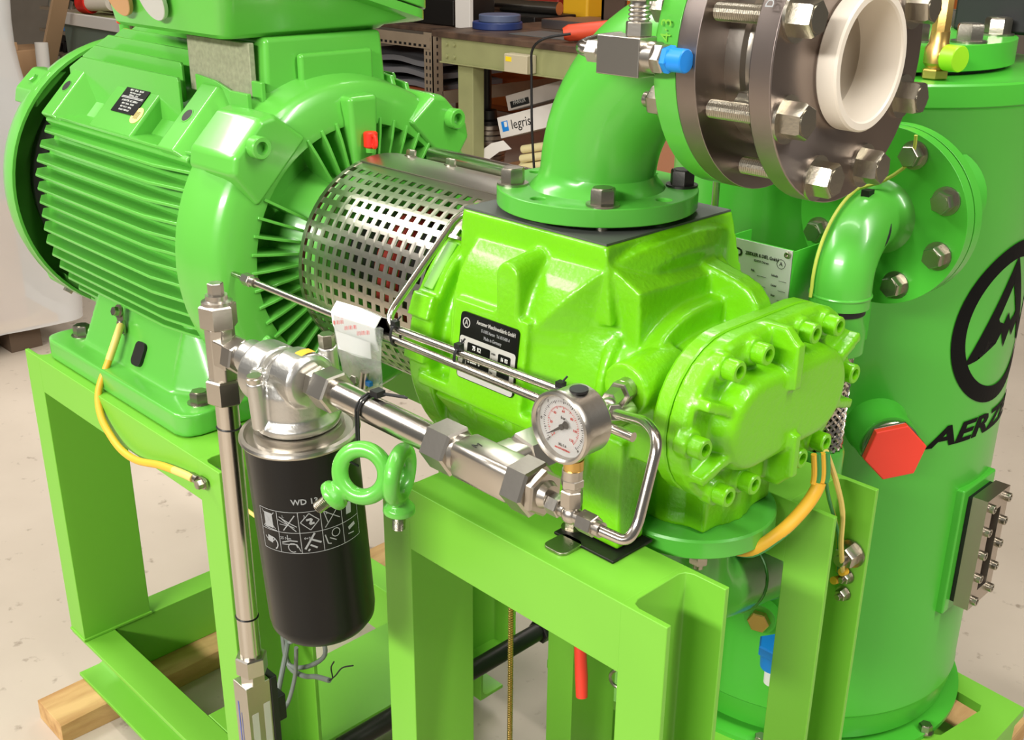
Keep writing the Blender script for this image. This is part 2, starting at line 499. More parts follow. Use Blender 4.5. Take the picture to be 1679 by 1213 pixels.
# stator core
b = B()
b.lathe([(0.235, -2.04), (0.235, -1.47)], (0, AY, AZ), (1, 0, 0), 48)
b.build('stator_housing', G_MOTOR, motor)
def fin_h(z, sgn, x0=-2.035, x1=-1.495):   # horizontal side fin: chamfered plate
    dz = z - AZ
    ro = 0.272
    yo = math.sqrt(max(ro * ro - dz * dz, 0.02))
    yo = min(yo, 0.265)
    yi = math.sqrt(max(0.225 ** 2 - dz * dz, 0.0001)) if abs(dz) < 0.22 else 0.05
    yi = min(yi, yo - 0.03)
    ys = lambda q: AY - sgn * q
    out = [(x0, ys(yi)), (x0, ys(yo - 0.022)), (x0 + 0.045, ys(yo)), (x1 - 0.10, ys(yo)), (x1 - 0.012, ys(yo - 0.014)), (x1, ys(yo - 0.03)), (x1, ys(yi))]
    b = B()
    t = 0.0052
    b.prism(out, (0, 0, z - t / 2), (1, 0, 0), (0, 1, 0), (0, 0, t))
    return b.build('cooling_fin', G_MOTOR, motor, 0.0015)
for k in range(15):
    z = 1.2865 - k * 0.0247
    fin_h(z, 1, x1=-1.495 if k < 12 else -1.53)
    if k < 9: fin_h(z, -1)
def fin_v(y, ztop, x0, x1, up=1):
    b = B(); t = 0.0055
    z0 = AZ + up * 0.15
    b.prism([(x0, z0), (x0, ztop - up * .022), (x0 + 0.055, ztop), (x1 - 0.004, ztop - up * .002), (x1, ztop - up * .008), (x1, z0)], (0, y - t / 2, 0), (1, 0, 0), (0, 0, 1), (0, t, 0))
    return b.build('cooling_fin', G_MOTOR, motor, 0.0015)
for y, zt, x1 in ((0.962, 1.428, -1.69), (0.932, 1.418, -1.69), (0.905, 1.402, -1.675), (0.878, 1.384, -1.64), (0.992, 1.434, -1.69), (1.022, 1.436, -1.69), (1.052, 1.436, -1.69), (1.082, 1.432, -1.69), (1.112, 1.424, -1.69)):
    fin_v(y, zt, -2.035, x1)
for y, dz in ((0.90, 0.0), (0.925, 0.012)):
    b = B(); b.prism([(-1.625, 1.26), (-1.625, 1.388 + dz), (-1.565, 1.383 + dz), (-1.46, 1.357 + dz), (-1.455, 1.33), (-1.455, 1.26)], (0, y - .00275, 0), (1, 0, 0), (0, 0, 1), (0, .0055, 0)); b.build('cooling_fin', G_MOTOR, motor, 0.0015)
for y in (1.142, 1.17, 1.197): fin_v(y, 1.43 - (y - 1.14) * 0.9, -2.035, -1.5)
# diagonal boss with lifting lugs and rating plate (45 deg up towards the camera)
n45 = V((0, -0.7071, 0.7071)); t45 = V((0, 0.7071, 0.7071)); o45 = V((0, AY, AZ))
def diag(u0, u1, w0, w1, h0, h1, b):  # u along the shaft, w up the slope, h outwards
    b.hexa([o45 + V((u, 0, 0)) + t45 * w_ + n45 * h for h in (h0, h1) for u, w_ in ((u0, w0), (u1, w0), (u1, w1), (u0, w1))])
b = B()
diag(-2.035, -1.51, -0.05, 0.085, 0.17, 0.240, b)
b.build('diagonal_boss', G_MOTOR, motor, 0.004, 3)
b = B(); diag(-2.02, -1.52, -0.053, -0.041, 0.19, 0.262, b); b.build('boss_lip', G_MOTOR, motor, 0.004, 3)
def lug(u0, u1):
    b = B()
    b.loft([[o45 + V((u, 0, 0)) + t45 * w_ + n45 * h for u, w_ in pts] for h, pts in ((0.22, [(u0 - .005, -.05), (u1 + .055, -.05), (u1 + .055, .085), (u0 - .005, .085)]), (0.274, [(u0, -.048), (u1, -.048), (u1, .078), (u0, .078)]))])
    o = b.build('lifting_lug', G_MOTOR, motor, 0.004, 3)
    b = B(); c = o45 + V(((u0 + u1) / 2, 0, 0)) + t45 * 0.016 + n45 * 0.2742
    b.cyl(c, n45, 0.0115, 0.0008, 24); b.build('lug_hole', DARK, o)
    b = B(); b.torus(c, n45, 0.0115, 0.0012, 24, 6); b.build('hole_rim', G_MOTOR, o)
lug(-2.022, -1.975); lug(-1.60, -1.55)
b = B(); diag(-1.855, -1.705, -0.045, 0.062, 0.22, 0.266, b)
pad = b.build('plate_pad', G_MOTOR, motor, 0.005, 3)
b = B(); diag(-1.815, -1.735, -0.0045, 0.0565, 0.2655, 0.2677, b)
npl = b.build('rating_plate', BLACKP, motor)
def on45(u, w_): return o45 + V((u, 0, 0)) + t45 * w_ + n45 * 0.2681
for k, (s, bd, w_) in enumerate((('3~MOTOR  IEC 60034-1', .0058, .0525), ('D-96257  280 M  No 1049', .0044, .0465), ('400 V   50 Hz   90 kW', .0052, .0405), ('IP55  IM B3  cos 0.87', .0044, .0350), ('2970 /min   152 A', .0044, .0302), ('3~MOTOR  IEC 60034-1', .0055, .0195), ('690 V  50 Hz   90 kW', .0048, .0135), ('IP55  Th.Cl. F   680 kg', .0044, .0075), ('DE 6317  NDE 6317', .0044, .0015))):
    text(s, bd, on45(-1.775, w_), (1, 0, 0), t45, WHITE, motor, name='plate_lettering', sx=.95)
b = B(); diag(-1.811, -1.739, 0.0245, 0.0253, 0.2676, 0.2681, b); diag(-1.811, -1.739, 0.0268, 0.0276, 0.2676, 0.2681, b); b.build('plate_rule', WHITE, motor)
b = B(); b.cyl(o45 + V((-1.727, 0, 0)) + t45 * -0.002 + n45 * 0.2662, n45, 0.0155, 0.001, 28)
st = b.build('round_sticker', mat('pale_yellow_sticker', (250, 226, 130), 0.5), motor, label='round pale yellow sticker')
for k in range(4):
    b = B(); u = -1.733 + k * 0.0036
    diag(u, u + 0.0014, -0.009, 0.005, 0.2672, 0.2675, b); b.build('sticker_mark', BLACK, st)
# fan cowl: open drum behind the stator
b = B()
b.lathe([(0.262, -2.11), (0.2665, -2.09), (0.272, -2.09), (0.274, -2.115), (0.268, -2.142), (0.25, -2.165), (0.2, -2.195), (0.0, -2.21), (0.0, -2.20), (0.19, -2.185), (0.245, -2.155), (0.262, -2.135)], (0, AY, AZ), (1, 0, 0), 72, loop=True)
b.build('fan_cowl', G_MOTOR, motor)
b = B(); b.lathe([(0.0, -2.15), (0.215, -2.15), (0.235, -2.08), (0.235, -2.03), (0, -2.03)], (0, AY, AZ), (1, 0, 0), 48); b.build('rear_end_shield', DARK, motor)
for dg in (48, -50, 132, 230):
    b = B()
    c = rad(0.262, dg, -2.16); nrm = (rad(1, dg, 0) - rad(0, dg, 0)).normalized(); tn = V((1, 0, 0)).cross(nrm)
    b.loft([[c + V((u, 0, 0)) + tn * w_ + nrm * h for u, w_ in ((-k, -k), (0.06, -k), (0.06, k), (-k, k))] for h, k in ((-0.012, 0.045), (0.006, 0.03), (0.011, 0.024))])
    q = b.build('cowl_boss', G_MOTOR, motor, 0.004, 2)
    b = B(); b.hexn(c + nrm * 0.010 + V((0.02, 0, 0)), nrm, 0.016, 0.008); b.build('cowl_screw', G_MOTOR if dg > 0 else BOLT, q)
# grease nipple pipes with red caps
def grease(x, y, z0, z1, m, sc=1.0):
    b = B(); b.cyl((x, y, z0), (0, 0, 1), 0.008 * sc, z1 - z0, 14); g = b.build('grease_pipe', m, motor)
    b = B(); b.cyl((x, y, z1), (0, 0, 1), 0.011 * sc, 0.024 * sc, 16, ch=0.002); b.torus((x + 0.015 * sc, y - 0.005, z1 + 0.012 * sc), (0.3, 1, 0), 0.009 * sc, 0.003 * sc, 16, 8)
    b.build('grease_cap', RED, g, label='red plastic grease cap')
grease(-2.11, 1.026, 1.385, 1.424, G_MOTOR, 1.25)
# drive end shield
b = B()
prof = [(0.0, -1.50), (0.262, -1.50), (0.269, -1.495), (0.269, -1.462), (0.266, -1.455), (0.261, -1.415), (0.257, -1.404), (0.250, -1.398), (0.240, -1.394), (0.205, -1.387), (0.196, -1.388), (0.188, -1.42), (0.15, -1.43), (0.125, -1.38), (0.11, -1.36), (0.0, -1.36)]
b.lathe(prof, (0, AY, AZ), (1, 0, 0), 96)
es = b.build('end_shield', G_MOTOR, motor, 0.0)
for k in range(46):
    dg = 360 * k / 46
    if abs((dg - 90 + 180) % 360 - 180) < 9 or abs((dg - 45 + 180) % 360 - 180) < 10: continue
    if 190 < dg < 345 and 232 < dg < 305: continue
    a = math.radians(dg)
    rv = V((0, -math.cos(a), math.sin(a))); tv = V((1, 0, 0)).cross(rv)
    b = B(); c = V((0, AY, AZ))
    b.prism([(0.13, -1.42), (0.13, -1.376), (0.18, -1.380), (0.206, -1.3845), (0.195, -1.43)], c - tv * 0.0022, rv, (1, 0, 0), tv * 0.0044)
    b.build('shield_rib', G_MOTOR, es, 0.001)
b = B(); c = rad(0.165, 90, -1.37)                     # smooth vertical boss carrying the grease nipple
b.loft([[(-1.43, AY - q, z), (-1.37, AY - q, z), (-1.37, AY + q, z), (-1.43, AY + q, z)] for z, q in ((AZ + 0.13, 0.02), (AZ + 0.165, 0.024), (AZ + 0.24, 0.028))])
b.build('shield_boss', G_MOTOR, es, 0.008, 3)
grease(-1.362, 1.036, 1.285, 1.292, G_MOTOR, 1.0)
for dg in (45, 135, -45, 225):                          # corner bosses with socket screws
    nrm = (rad(1, dg, 0) - rad(0, dg, 0)).normalized(); tn = V((1, 0, 0)).cross(nrm)
    c = rad(0.232, dg, -1.5)
    b = B()
    b.loft([[c + V((h, 0, 0)) + tn * w_ + nrm * u for u, w_ in ((-.03, -k * 1.35), (k * .7, -k * 1.15), (k, -k * .7), (k, k * .7), (k * .7, k * 1.15), (-.03, k * 1.35))] for h, k in ((0, 0.05), (0.105, 0.0485), (0.118, 0.045))])
    cb = b.build('corner_boss', G_MOTOR, es, 0.006, 3)
    inst('screw', CAPM, cb, c + V((0.1165, 0, 0)) + nrm * 0.030, (1, 0, 0))
for k, (y, h) in enumerate(((1.155, .026), (1.185, .03), (1.212, .03), (1.238, .026))):  # short gussets on the far shoulder
    b = B(); z = AZ + math.sqrt(0.27 ** 2 - (y - AY) ** 2)
    b.hexa([(-1.50, y - .004, z - .05), (-1.43, y - .004, z - .05), (-1.43, y + .004, z - .05), (-1.50, y + .004, z - .05), (-1.50, y - .004, z + h - .01), (-1.455, y - .004, z + h - .016), (-1.455, y + .004, z + h - .016), (-1.50, y + .004, z + h - .01)])
    b.build('gusset', G_MOTOR, es, 0.002)
for y in (0.885, 0.91):
    b = B(); z = AZ + math.sqrt(0.27 ** 2 - (y - AY) ** 2)
    b.box(-1.5, -1.45, y - .004, y + .004, z - .04, z + .022); b.build('gusset', G_MOTOR, es, 0.002)
# pedestal and terminal box
b = B()
b.hexa([(-1.665, 0.915, 1.3), (-1.455, 0.915, 1.3), (-1.455, 1.15, 1.3), (-1.665, 1.15, 1.3), (-1.66, 0.925, 1.452), (-1.462, 0.925, 1.452), (-1.462, 1.142, 1.452), (-1.66, 1.142, 1.452)])
ped = b.build('box_pedestal', G_MOTOR, motor, 0.008, 3)
b = B(); b.box(-1.46, -1.446, 0.975, 1.112, 1.35, 1.427); b.build('pedestal_panel', G_MOTOR, ped, 0.006, 3)
b = B(); b.box(-1.655, -1.475, 0.905, 0.915, 1.36, 1.445); b.build('unpainted_plate', RAW, ped, 0.002, label='bare grey metal plate on the pedestal side')
b = B()
def lidz(y, d=0.0): return 1.469 + 0.30 * (1.215 - y) + d      # the cover plane falls towards the far side
def ring4(x0, x1, y0, y1, z, r): return [(x, y, z if z is not None else 0) for x, y in rrect(x0, x1, y0, y1, r, 4)]
def ringl(x0, x1, y0, y1, d, r): return [(x, y, lidz(y, d)) for x, y in rrect(x0, x1, y0, y1, r, 4)]
b.loft([ring4(-1.81, -1.478, 0.868, 1.16, 1.452, 0.02), [(x, y, 1.452 + .006) for x, y in rrect(-1.815, -1.472, 0.86, 1.17, .025, 4)], ringl(-1.826, -1.437, 0.838, 1.205, -.012, 0.03), ringl(-1.832, -1.425, 0.83, 1.215, -.006, 0.03), ringl(-1.832, -1.425, 0.83, 1.215, .008, 0.03)])
tb = b.build('terminal_box', G_MOTOR, motor)
b = B()
b.loft([ringl(-1.834, -1.423, 0.828, 1.218, 0.0105, 0.03), ringl(-1.834, -1.423, 0.828, 1.218, .030, 0.03), ringl(-1.81, -1.45, 0.85, 1.195, .045, 0.03)])
b.build('box_lid', G_MOTOR, tb, 0.004)
for x, r, m in ((-1.735, 0.036, CARD), (-1.625, 0.036, SILVER)):
    b = B(); a = V((0, -0.95, -0.31)); b.cyl((x, 0.842, 1.506), a, r, 0.008, 36, ch=0.001); b.build('knockout_disc', m, tb, label='round blanking disc on the box side')
# feet
def foot(sgn):
    y = lambda q: AY - sgn * q
    b = B()
    b.loft([[(x, y(q), z) for x, q in rrect(-1.99, -1.475, 0.13, 0.297, 0.03, 4)] for z in (ZT + 0.001, ZT + 0.04)])
    b.hexa([(-1.905, y(0.15), ZT + .03), (-1.58, y(0.15), ZT + .03), (-1.58, y(0.262), ZT + .03), (-1.905, y(0.262), ZT + .03), (-1.905, y(0.10), AZ - .12), (-1.60, y(0.10), AZ - .12), (-1.60, y(0.205), AZ - .12), (-1.905, y(0.205), AZ - .12)])
    b.hexa([(-1.58, y(0.15), ZT + .03), (-1.50, y(0.15), ZT + .03), (-1.50, y(0.22), ZT + .03), (-1.58, y(0.262), ZT + .03), (-1.60, y(0.10), AZ - .1), (-1.56, y(0.10), AZ - .1), (-1.55, y(0.15), AZ - .1), (-1.6, y(0.205), AZ - .1)])
    b.hexa([(-1.965, y(0.14), ZT + .03), (-1.925, y(0.14), ZT + .03), (-1.925, y(0.2), ZT + .03), (-1.965, y(0.2), ZT + .03), (-1.975, y(0.08), AZ - .1), (-1.945, y(0.08), AZ - .1), (-1.945, y(0.2), AZ - .1), (-1.975, y(0.2), AZ - .1)])
    return remeshed(b, 'foot', G_MOTOR, motor, 0.0045, 5)
for sgn in (1, -1):
    f = foot(sgn)
    for x in (-1.94, -1.515):
        inst('bolt', HEX, f, (x, AY - sgn * 0.243, ZT + 0.0385), (0, 0, 1), random.random(), 1.15)
b = B()
b.lathe([(0.024, 0), (0.024, 0.004)], (0, 0, 0), (0, 0, 1), 24, 0)
for v in b.v: v.y *= 0.9
f2 = B()
f2.loft([[(x, 0, z) for x, z in rrect(-0.016, 0.016, -0.022, 0.02, 0.010, 5)], [(x, 0.012, z) for x, z in rrect(-0.016, 0.016, -0.022, 0.02, 0.010, 5)]])
f2.T = M.Identity(4)
dvec = V((0, -0.057, -0.116)).normalized()
mx = M.Translation(V((-1.705, 0.7835, 0.925))) @ M.Rotation(math.radians(-26), 4, 'X')
f2.v = [mx @ v for v in f2.v]
f2.build('foot_slot', BLACK, motor)
# ------------------------------------------------------------------ coupling guard and coupling
GZ = 1.129
guard = thing('coupling_guard', 'perforated stainless steel coupling guard between motor and compressor', 'guard', (-1.18, AY, GZ - 0.15))
def gp(x, deg, r=0.155):
    a = math.radians(deg)
    return V((x, AY - r * math.cos(a), GZ + r * math.sin(a)))
def perforated(d0, nrow, pd, x0, ncol, px, hole=0.52):
    b = B()
    for i in range(nrow):
        for j in range(ncol):
            da, xa = d0 - pd * i, x0 + px * j
            O = [(-.5, -.5), (.5, -.5), (.5, .5), (-.5, .5)]
            vs = [gp(xa + u * px, da + v * pd) for u, v in O] + [gp(xa + u * px * hole, da + v * pd * hole) for u, v in O]
            b.add(vs, [(k, (k + 1) % 4, 4 + (k + 1) % 4, 4 + k) for k in range(4)])
    return b
b = perforated(68, 12, 7.02, -1.325, 14, 0.0192)
b2 = perforated(68, 4, 7.02, -1.325 + 14 * 0.0192, 2, 0.0192)
b.v, b.f = b.v + b2.v, b.f + [tuple(i + len(b.v) for i in f) for f in b2.f]
for p, q in ((71.5, 78), (-12.7, -19.5)):              # plain margins
    for j in range(16 if p > 0 else 14):
        xa = -1.325 + 0.0192 * j
        b.add([gp(xa - .0096, p), gp(xa + .0096, p), gp(xa + .0096, q), gp(xa - .0096, q)], [(0, 1, 2, 3)])
def sheet(b, name, parent):
    me = bpy.data.meshes.new(name)
    c = V((-1.18, AY, GZ))
    me.from_pydata([tuple(v - c) for v in b.v], [], b.f)
    bm = bmesh.new(); bm.from_mesh(me); bmesh.ops.remove_doubles(bm, verts=bm.verts, dist=1e-5); bmesh.ops.recalc_face_normals(bm, faces=bm.faces); bm.to_mesh(me); bm.free()
    me.materials.append(PERF)
    o = bpy.data.objects.new(name, me); COL.objects.link(o); o.parent = parent; o.location = c - wloc(parent)
    md = o.modifiers.new('thickness', 'SOLIDIFY'); md.thickness = 0.0016; md.offset = 0
    return o
sheet(b, 'perforated_sheet', guard)
b2 = perforated(-25.5, 7, 7.02, -1.325, 14, 0.0192)
sheet(b2, 'perforated_sheet', guard)
b = B()
n = 14
b.loft([[gp(x, 76 + (150 - 76) * k / n, r) for k in range(n + 1)] + [gp(x, 150 - (150 - 76) * k / n, r - .002) for k in range(n + 1)] for x, r in ((-1.336, .158), (-1.02, .158))])
top = b.build('top_strip', PERF, guard)
for x in (-1.30, -1.21, -1.09): inst('bolt', HEX, top, gp(x, 101, 0.158), gp(0, 101, 1) - gp(0, 101, 0), 0, 0.55)
b = B(); b.tube([(-1.335, 1.135, 1.272), (-1.03, 1.135, 1.272)], 0.0125, 14); b.build('support_tube', STEEL, guard)
b = B(); b.lathe([(0.157, -1.338), (0.157, -1.33), (0.152, -1.33), (0.152, -1.338)], (0, AY, GZ), (1, 0, 0), 64, loop=True); b.build('end_ring', PERF, guard)
cpl = thing('shaft_coupling', 'dark shaft coupling inside the perforated guard', 'coupling', (-1.2, AY, GZ))
b = B(); b.lathe([(0.0, -1.361), (0.05, -1.361), (0.05, -1.30), (0.085, -1.295), (0.085, -1.25), (0.04, -1.245), (0.04, -1.2), (0.085, -1.195), (0.085, -1.15), (0.05, -1.145), (0.05, -1.09), (0, -1.09)], (0, AY, GZ), (1, 0, 0), 40)
b.build('hub', DARK, cpl)
b = B(); b.lathe([(0.086, -1.245), (0.095, -1.24), (0.095, -1.205), (0.086, -1.2)], (0, AY, GZ), (1, 0, 0), 40); b.build('flex_element', mat('red_rubber', (150, 40, 30), 0.6), cpl, label='red flexible element')

# ------------------------------------------------------------------ screw compressor
CZ = 1.085
comp = thing('screw_compressor', 'yellow-green cast screw compressor on the right frame with bolted end cover', 'compressor', (-0.86, AY, ZM))
def sec(x, hw, zt, zb, k=3.0, kb=2.4, zc=1.09, yc=AY, n=56):
    out = []
    for i in range(n):
        a = 2 * PI * i / n
        c, s_ = math.cos(a), math.sin(a)
        q, hh = (k, zt - zc) if s_ >= 0 else (kb, zc - zb)
        out.append((x, yc - hw * math.copysign(abs(c) ** (2 / q), c), zc + hh * math.copysign(abs(s_) ** (2 / q), s_)))
    return out
b = B()
# drive flange, groove, rotor drum, waist, step ring, neck
b.lathe([(0.177, -1.062), (0.18, -1.058), (0.18, -1.018)], (0, AY, 1.09), (1, 0, 0), 72)
b.lathe([(0.158, -1.025), (0.158, -0.97)], (0, AY, 1.09), (1, 0, 0), 64)
def shear(ring_, z0, q): return [(x + max(0.0, z - z0) * q, y, z) for x, y, z in ring_]
b.loft([sec(-0.988, 0.171, 1.276, 0.925, 3.0), shear(sec(-0.85, 0.173, 1.277, 0.925, 3.0), 1.17, 0.85), shear(sec(-0.80, 0.140, 1.262, 0.94, 2.4), 1.17, 0.6), sec(-0.755, 0.125, 1.22, 0.96, 2.3)])
b.loft([sec(-0.80, 0.132, 1.206, 0.98, 2.4), sec(-0.712, 0.130, 1.205, 1.0, 2.4)])
b.loft([sec(-0.772, 0.142, 1.216, 0.98, 2.3), sec(-0.76, 0.142, 1.216, 0.98, 2.3)])
b.loft([sec(-0.73, 0.120, 1.174, 1.02, 2.6), sec(-0.655, 0.128, 1.176, 1.03, 2.6)])
# inlet pad: square block with sloping skirts
b.hexa([(-1.022, 0.909, 1.19), (-0.765, 0.909, 1.19), (-0.765, 1.17, 1.19), (-1.022, 1.17, 1.19), (-1.02, 0.914, 1.281), (-0.779, 0.914, 1.281), (-0.779, 1.154, 1.281), (-1.02, 1.154, 1.281)])
b.hexa([(-1.062, 0.95, 1.2), (-1.0, 0.95, 1.2), (-1.0, 1.12, 1.2), (-1.062, 1.12, 1.2), (-1.058, 0.965, 1.272), (-1.0, 0.96, 1.272), (-1.0, 1.1, 1.272), (-1.058, 1.1, 1.272)])
b.hexa([(-0.79, 0.93, 1.15), (-0.735, 0.925, 1.17), (-0.735, 1.1, 1.17), (-0.79, 1.1, 1.15), (-0.785, 0.916, 1.264), (-0.735, 0.922, 1.234), (-0.735, 1.1, 1.228), (-0.79, 1.1, 1.27)])
# lifting lug with an arched face on the front shoulder
b.prism(arc(-0.8805, 1.233, 0.0185, 0, 180, 8) + [(-0.899, 1.17), (-0.862, 1.17)], (0, 0.858, 0), (1, 0, 0), (0, 0, 1), (0, 0.09, 0.014))
# upright rib running from the pad to the end cover
b.prism([(-0.80, 1.06), (-0.80, 1.252), (-0.76, 1.245), (-0.70, 1.231), (-0.68, 1.223), (-0.667, 1.208), (-0.661, 1.18), (-0.661, 1.06)], (0, 1.052, 0), (1, 0, 0), (0, 0, 1), (0, 0.03, 0))
b.prism([(-0.98, 1.06), (-0.98, 1.255), (-0.84, 1.245), (-0.778, 1.205), (-0.73, 1.182), (-0.69, 1.145), (-0.672, 1.06)], (0, 1.135, 0), (1, 0, 0), (0, 0, 1), (0, 0.03, 0))
# plate pad, ledge and lug on the front
b.hexa([(-0.975, 0.846, 1.075), (-0.846, 0.846, 1.075), (-0.846, 0.93, 1.075), (-0.975, 0.93, 1.075), (-0.975, 0.8595, 1.186), (-0.846, 0.8595, 1.186), (-0.846, 0.93, 1.192), (-0.975, 0.93, 1.192)])
b.box(-1.035, -0.80, 0.846, 0.93, 1.058, 1.074)
b.lathe([(0.03, 1.045), (0.036, 1.05), (0.036, 1.085), (0.03, 1.09)], (-0.80, 0.872, 0), (0, 0, 1), 32)
b.hexa([(-0.82, 0.875, 0.97), (-0.78, 0.875, 0.97), (-0.78, 0.95, 0.97), (-0.82, 0.95, 0.97), (-0.83, 0.85, 1.05), (-0.77, 0.85, 1.05), (-0.77, 0.95, 1.05), (-0.83, 0.95, 1.05)])
for x in (-0.98, -0.91): b.hexa([(x - .02, 0.93, 0.94), (x + .02, 0.93, 0.94), (x + .02, 0.99, 0.93), (x - .02, 0.99, 0.93), (x - .03, 0.853, 1.05), (x + .03, 0.853, 1.05), (x + .02, 0.95, 1.065), (x - .02, 0.95, 1.065)])
# oil connection boss
b.cyl((-0.712, 0.875, 1.14), (0, 1, 0.05), 0.031, 0.08, 28)
b.box(-0.742, -0.684, 0.895, 0.95, 1.05, 1.14)
# discharge branch below and the feet
b.cyl((-0.735, 1.05, 0.93), (0, 0, 1), 0.075, 0.12, 32)
b.box(-0.806, -0.667, 0.985, 1.125, 0.932, 0.985)
for y0, y1 in ((0.882, 0.93), (1.14, 1.185)): b.box(-0.775, -0.716, y0, y1, 0.931, 1.07)
for y0, y1 in ((0.882, 0.93), (1.14, 1.185)): b.box(-1.04, -0.985, y0, y1, 0.931, 1.03)
# bumps on the drive flange rim
for dg in (68, 22, 4, 112, 158):
    a = math.radians(dg)
    b.box(-1.06, -1.02, -0.016, 0.016, -0.012, 0.010, M.Translation((0, AY - 0.178 * math.cos(a), 1.09 + 0.178 * math.sin(a))) @ M.Rotation(PI / 2 - a, 4, 'X'))
housing = remeshed(b, 'housing', G_COMP, comp, 0.003, 4)
# rim slot on the drive flange
b = B()
a = math.radians(40)
b.box(-1.050, -1.032, -0.034, 0.034, -0.004, 0.0004, M.Translation((0, AY - 0.180 * math.cos(a), 1.09 + 0.180 * math.sin(a))) @ M.Rotation(PI / 2 - a, 4, 'X'))
b.build('rim_slot', G_FRAME, housing, 0.001)
# end cover
EZ = 1.104
def sta(x, hw, hh, n=14, du=0.008): return [(x, AY + du + u, EZ + v) for u, v in stadium(hw, hh, n)]
b = B(); b.loft([sta(-0.672, 0.165, 0.095), sta(-0.668, 0.168, 0.098), sta(-0.653, 0.168, 0.098), sta(-0.651, 0.1665, 0.0965)]); b.build('cover_flange', G_COMP, comp)
b = B()
b.loft([sta(-0.6505, 0.1665, 0.0965), sta(-0.648, 0.168, 0.098), sta(-0.630, 0.168, 0.098), sta(-0.624, 0.163, 0.093), sta(-0.624, 0.02, 0.01)])
b.loft([sta(-0.635, 0.126, 0.060, du=.005), sta(-0.607, 0.121, 0.055, du=.005), sta(-0.599, 0.116, 0.050, du=.005), sta(-0.5965, 0.108, 0.043, du=.005)])
bolts = [(-.049, .079), (-.102, .074), (.047, .079), (.099, .075), (-.153, .0), (-.1, -.076), (-.05, -.079), (.049, -.08), (.152, 0.0), (.102, -.077)]
for u, v in bolts: b.cyl((-0.635, AY + u, EZ + v), (1, 0, 0), 0.0165, 0.017, 20)
def crib(u0, v0, u1, v1, t=0.012, h0=-0.600, h1=-0.608):  # web from the raised panel out to the rim
    d = V((0, u1 - u0, v1 - v0)).normalized(); nrm = V((1, 0, 0)).cross(d) * t / 2
    p0, p1 = V((0, AY + u0, EZ + v0)), V((0, AY + u1, EZ + v1))
    X = lambda x: V((x, 0, 0))
    b.hexa([p0 - nrm + X(-.64), p1 - nrm + X(-.64), p1 + nrm + X(-.64), p0 + nrm + X(-.64), p0 - nrm + X(h0), p1 - nrm + X(h1), p1 + nrm + X(h1), p0 + nrm + X(h0)])
crib(-.006, 0.03, -.006, 0.085, .014, -.588, -.588); crib(-.006, 0.08, -.006, 0.1, .014, -.588, -.606); crib(.008, -0.03, .008, -0.085, .014, -.588, -.588); crib(.008, -0.08, .008, -0.1, .014, -.588, -.606)
crib(-0.09, 0.02, -0.145, 0.045); crib(0.09, 0.02, 0.165, 0.045)
crib(-0.09, -0.02, -0.145, -0.045); crib(0.09, -0.02, 0.165, -0.045)
cover = remeshed(b, 'end_cover', G_COMP, comp, 0.0026, 4)
for u, v in bolts: inst('screw', CAPG, cover, (-0.6185, AY + u, EZ + v), (1, 0, 0), random.random() * 6, 0.85)
# type plate
pn = V((0, -0.9926, 0.1214)); pw = V((0, 0.1214, 0.9926))
po = V((-0.9065, 0.8525, 1.1335)) + pn * 0.0008
b = B(); b.loft([[po + V((u, 0, 0)) + pw * v + pn * h for u, v in rrect(-0.05, 0.05, -0.042, 0.042, 0.006)] for h in (-0.002, 0.0012)])
plate = b.build('type_plate', BLACKP, comp)
def onp(u, v, h=0.0014): return po + V((u, 0, 0)) + pw * v + pn * h
def prect(name, x0, x1, y0, y1, m, par, h=0.0013, r=0.002):
    b = B(); b.loft([[onp(u, v, hh) for u, v in rrect(x0, x1, y0, y1, r)] for hh in (h - 0.0004, h)])
    return b.build(name, m, par)
prect('plate_field', -.0485, .0485, -.041, .012, SILVER, plate, 0.0014, 0.004)
prect('plate_window', -.034, .006, -.03, .006, BLACKP, plate, 0.0018)
prect('plate_window', .020, .041, -.03, .006, BLACKP, plate, 0.0018)
text('Aerzener Maschinenfabrik GmbH', .0068, onp(0.012, .034), (1, 0, 0), pw, SILVER, comp, bold=.0001, name='plate_lettering', sx=.72)
text('D-31855 Aerzen   Tel. 05154/81-0', .0056, onp(0.012, .0255), (1, 0, 0), pw, GREYPR, comp, name='plate_lettering', sx=.62)
text('Made in Germany', .006, onp(0.008, .0175), (1, 0, 0), pw, GREYPR, comp, name='plate_lettering', sx=.7)
for k, s in enumerate(('    75  K2', '1 1235', '2 0000  6')): text(s, .0075, onp(-.031, .0005 - k * .0085, .002), (1, 0, 0), pw, WHITE, comp, bold=.0002, align='LEFT', name='plate_lettering', sx=.75)
for k, s in enumerate(('   16  KS',)): text(s, .0065, onp(.021, .0, .002), (1, 0, 0), pw, WHITE, comp, bold=.0002, align='LEFT', name='plate_lettering', sx=.7)
for k, s in enumerate(('Typ', 'Nr.', 'Qv', 'n', 'P')): text(s, .005, onp(-.047, .004 - k * .007, .0016), (1, 0, 0), pw, DARK, comp, align='LEFT', name='plate_lettering')
for k, s in enumerate(('min', 'bar', 'kW', 'kg')): text(s, .005, onp(.008, .003 - k * .008, .0016), (1, 0, 0), pw, DARK, comp, align='LEFT', name='plate_lettering')
b = B(); b.lathe([(.0052, .0014), (.0066, .0014), (.0066, .0017), (.0052, .0017)], onp(-.039, .029, 0), pn, 28, loop=True); b.build('plate_emblem', SILVER, plate)
text('A', .0098, onp(-.039, .029, .0015), (1, 0, 0), pw, SILVER, comp, name='plate_lettering')
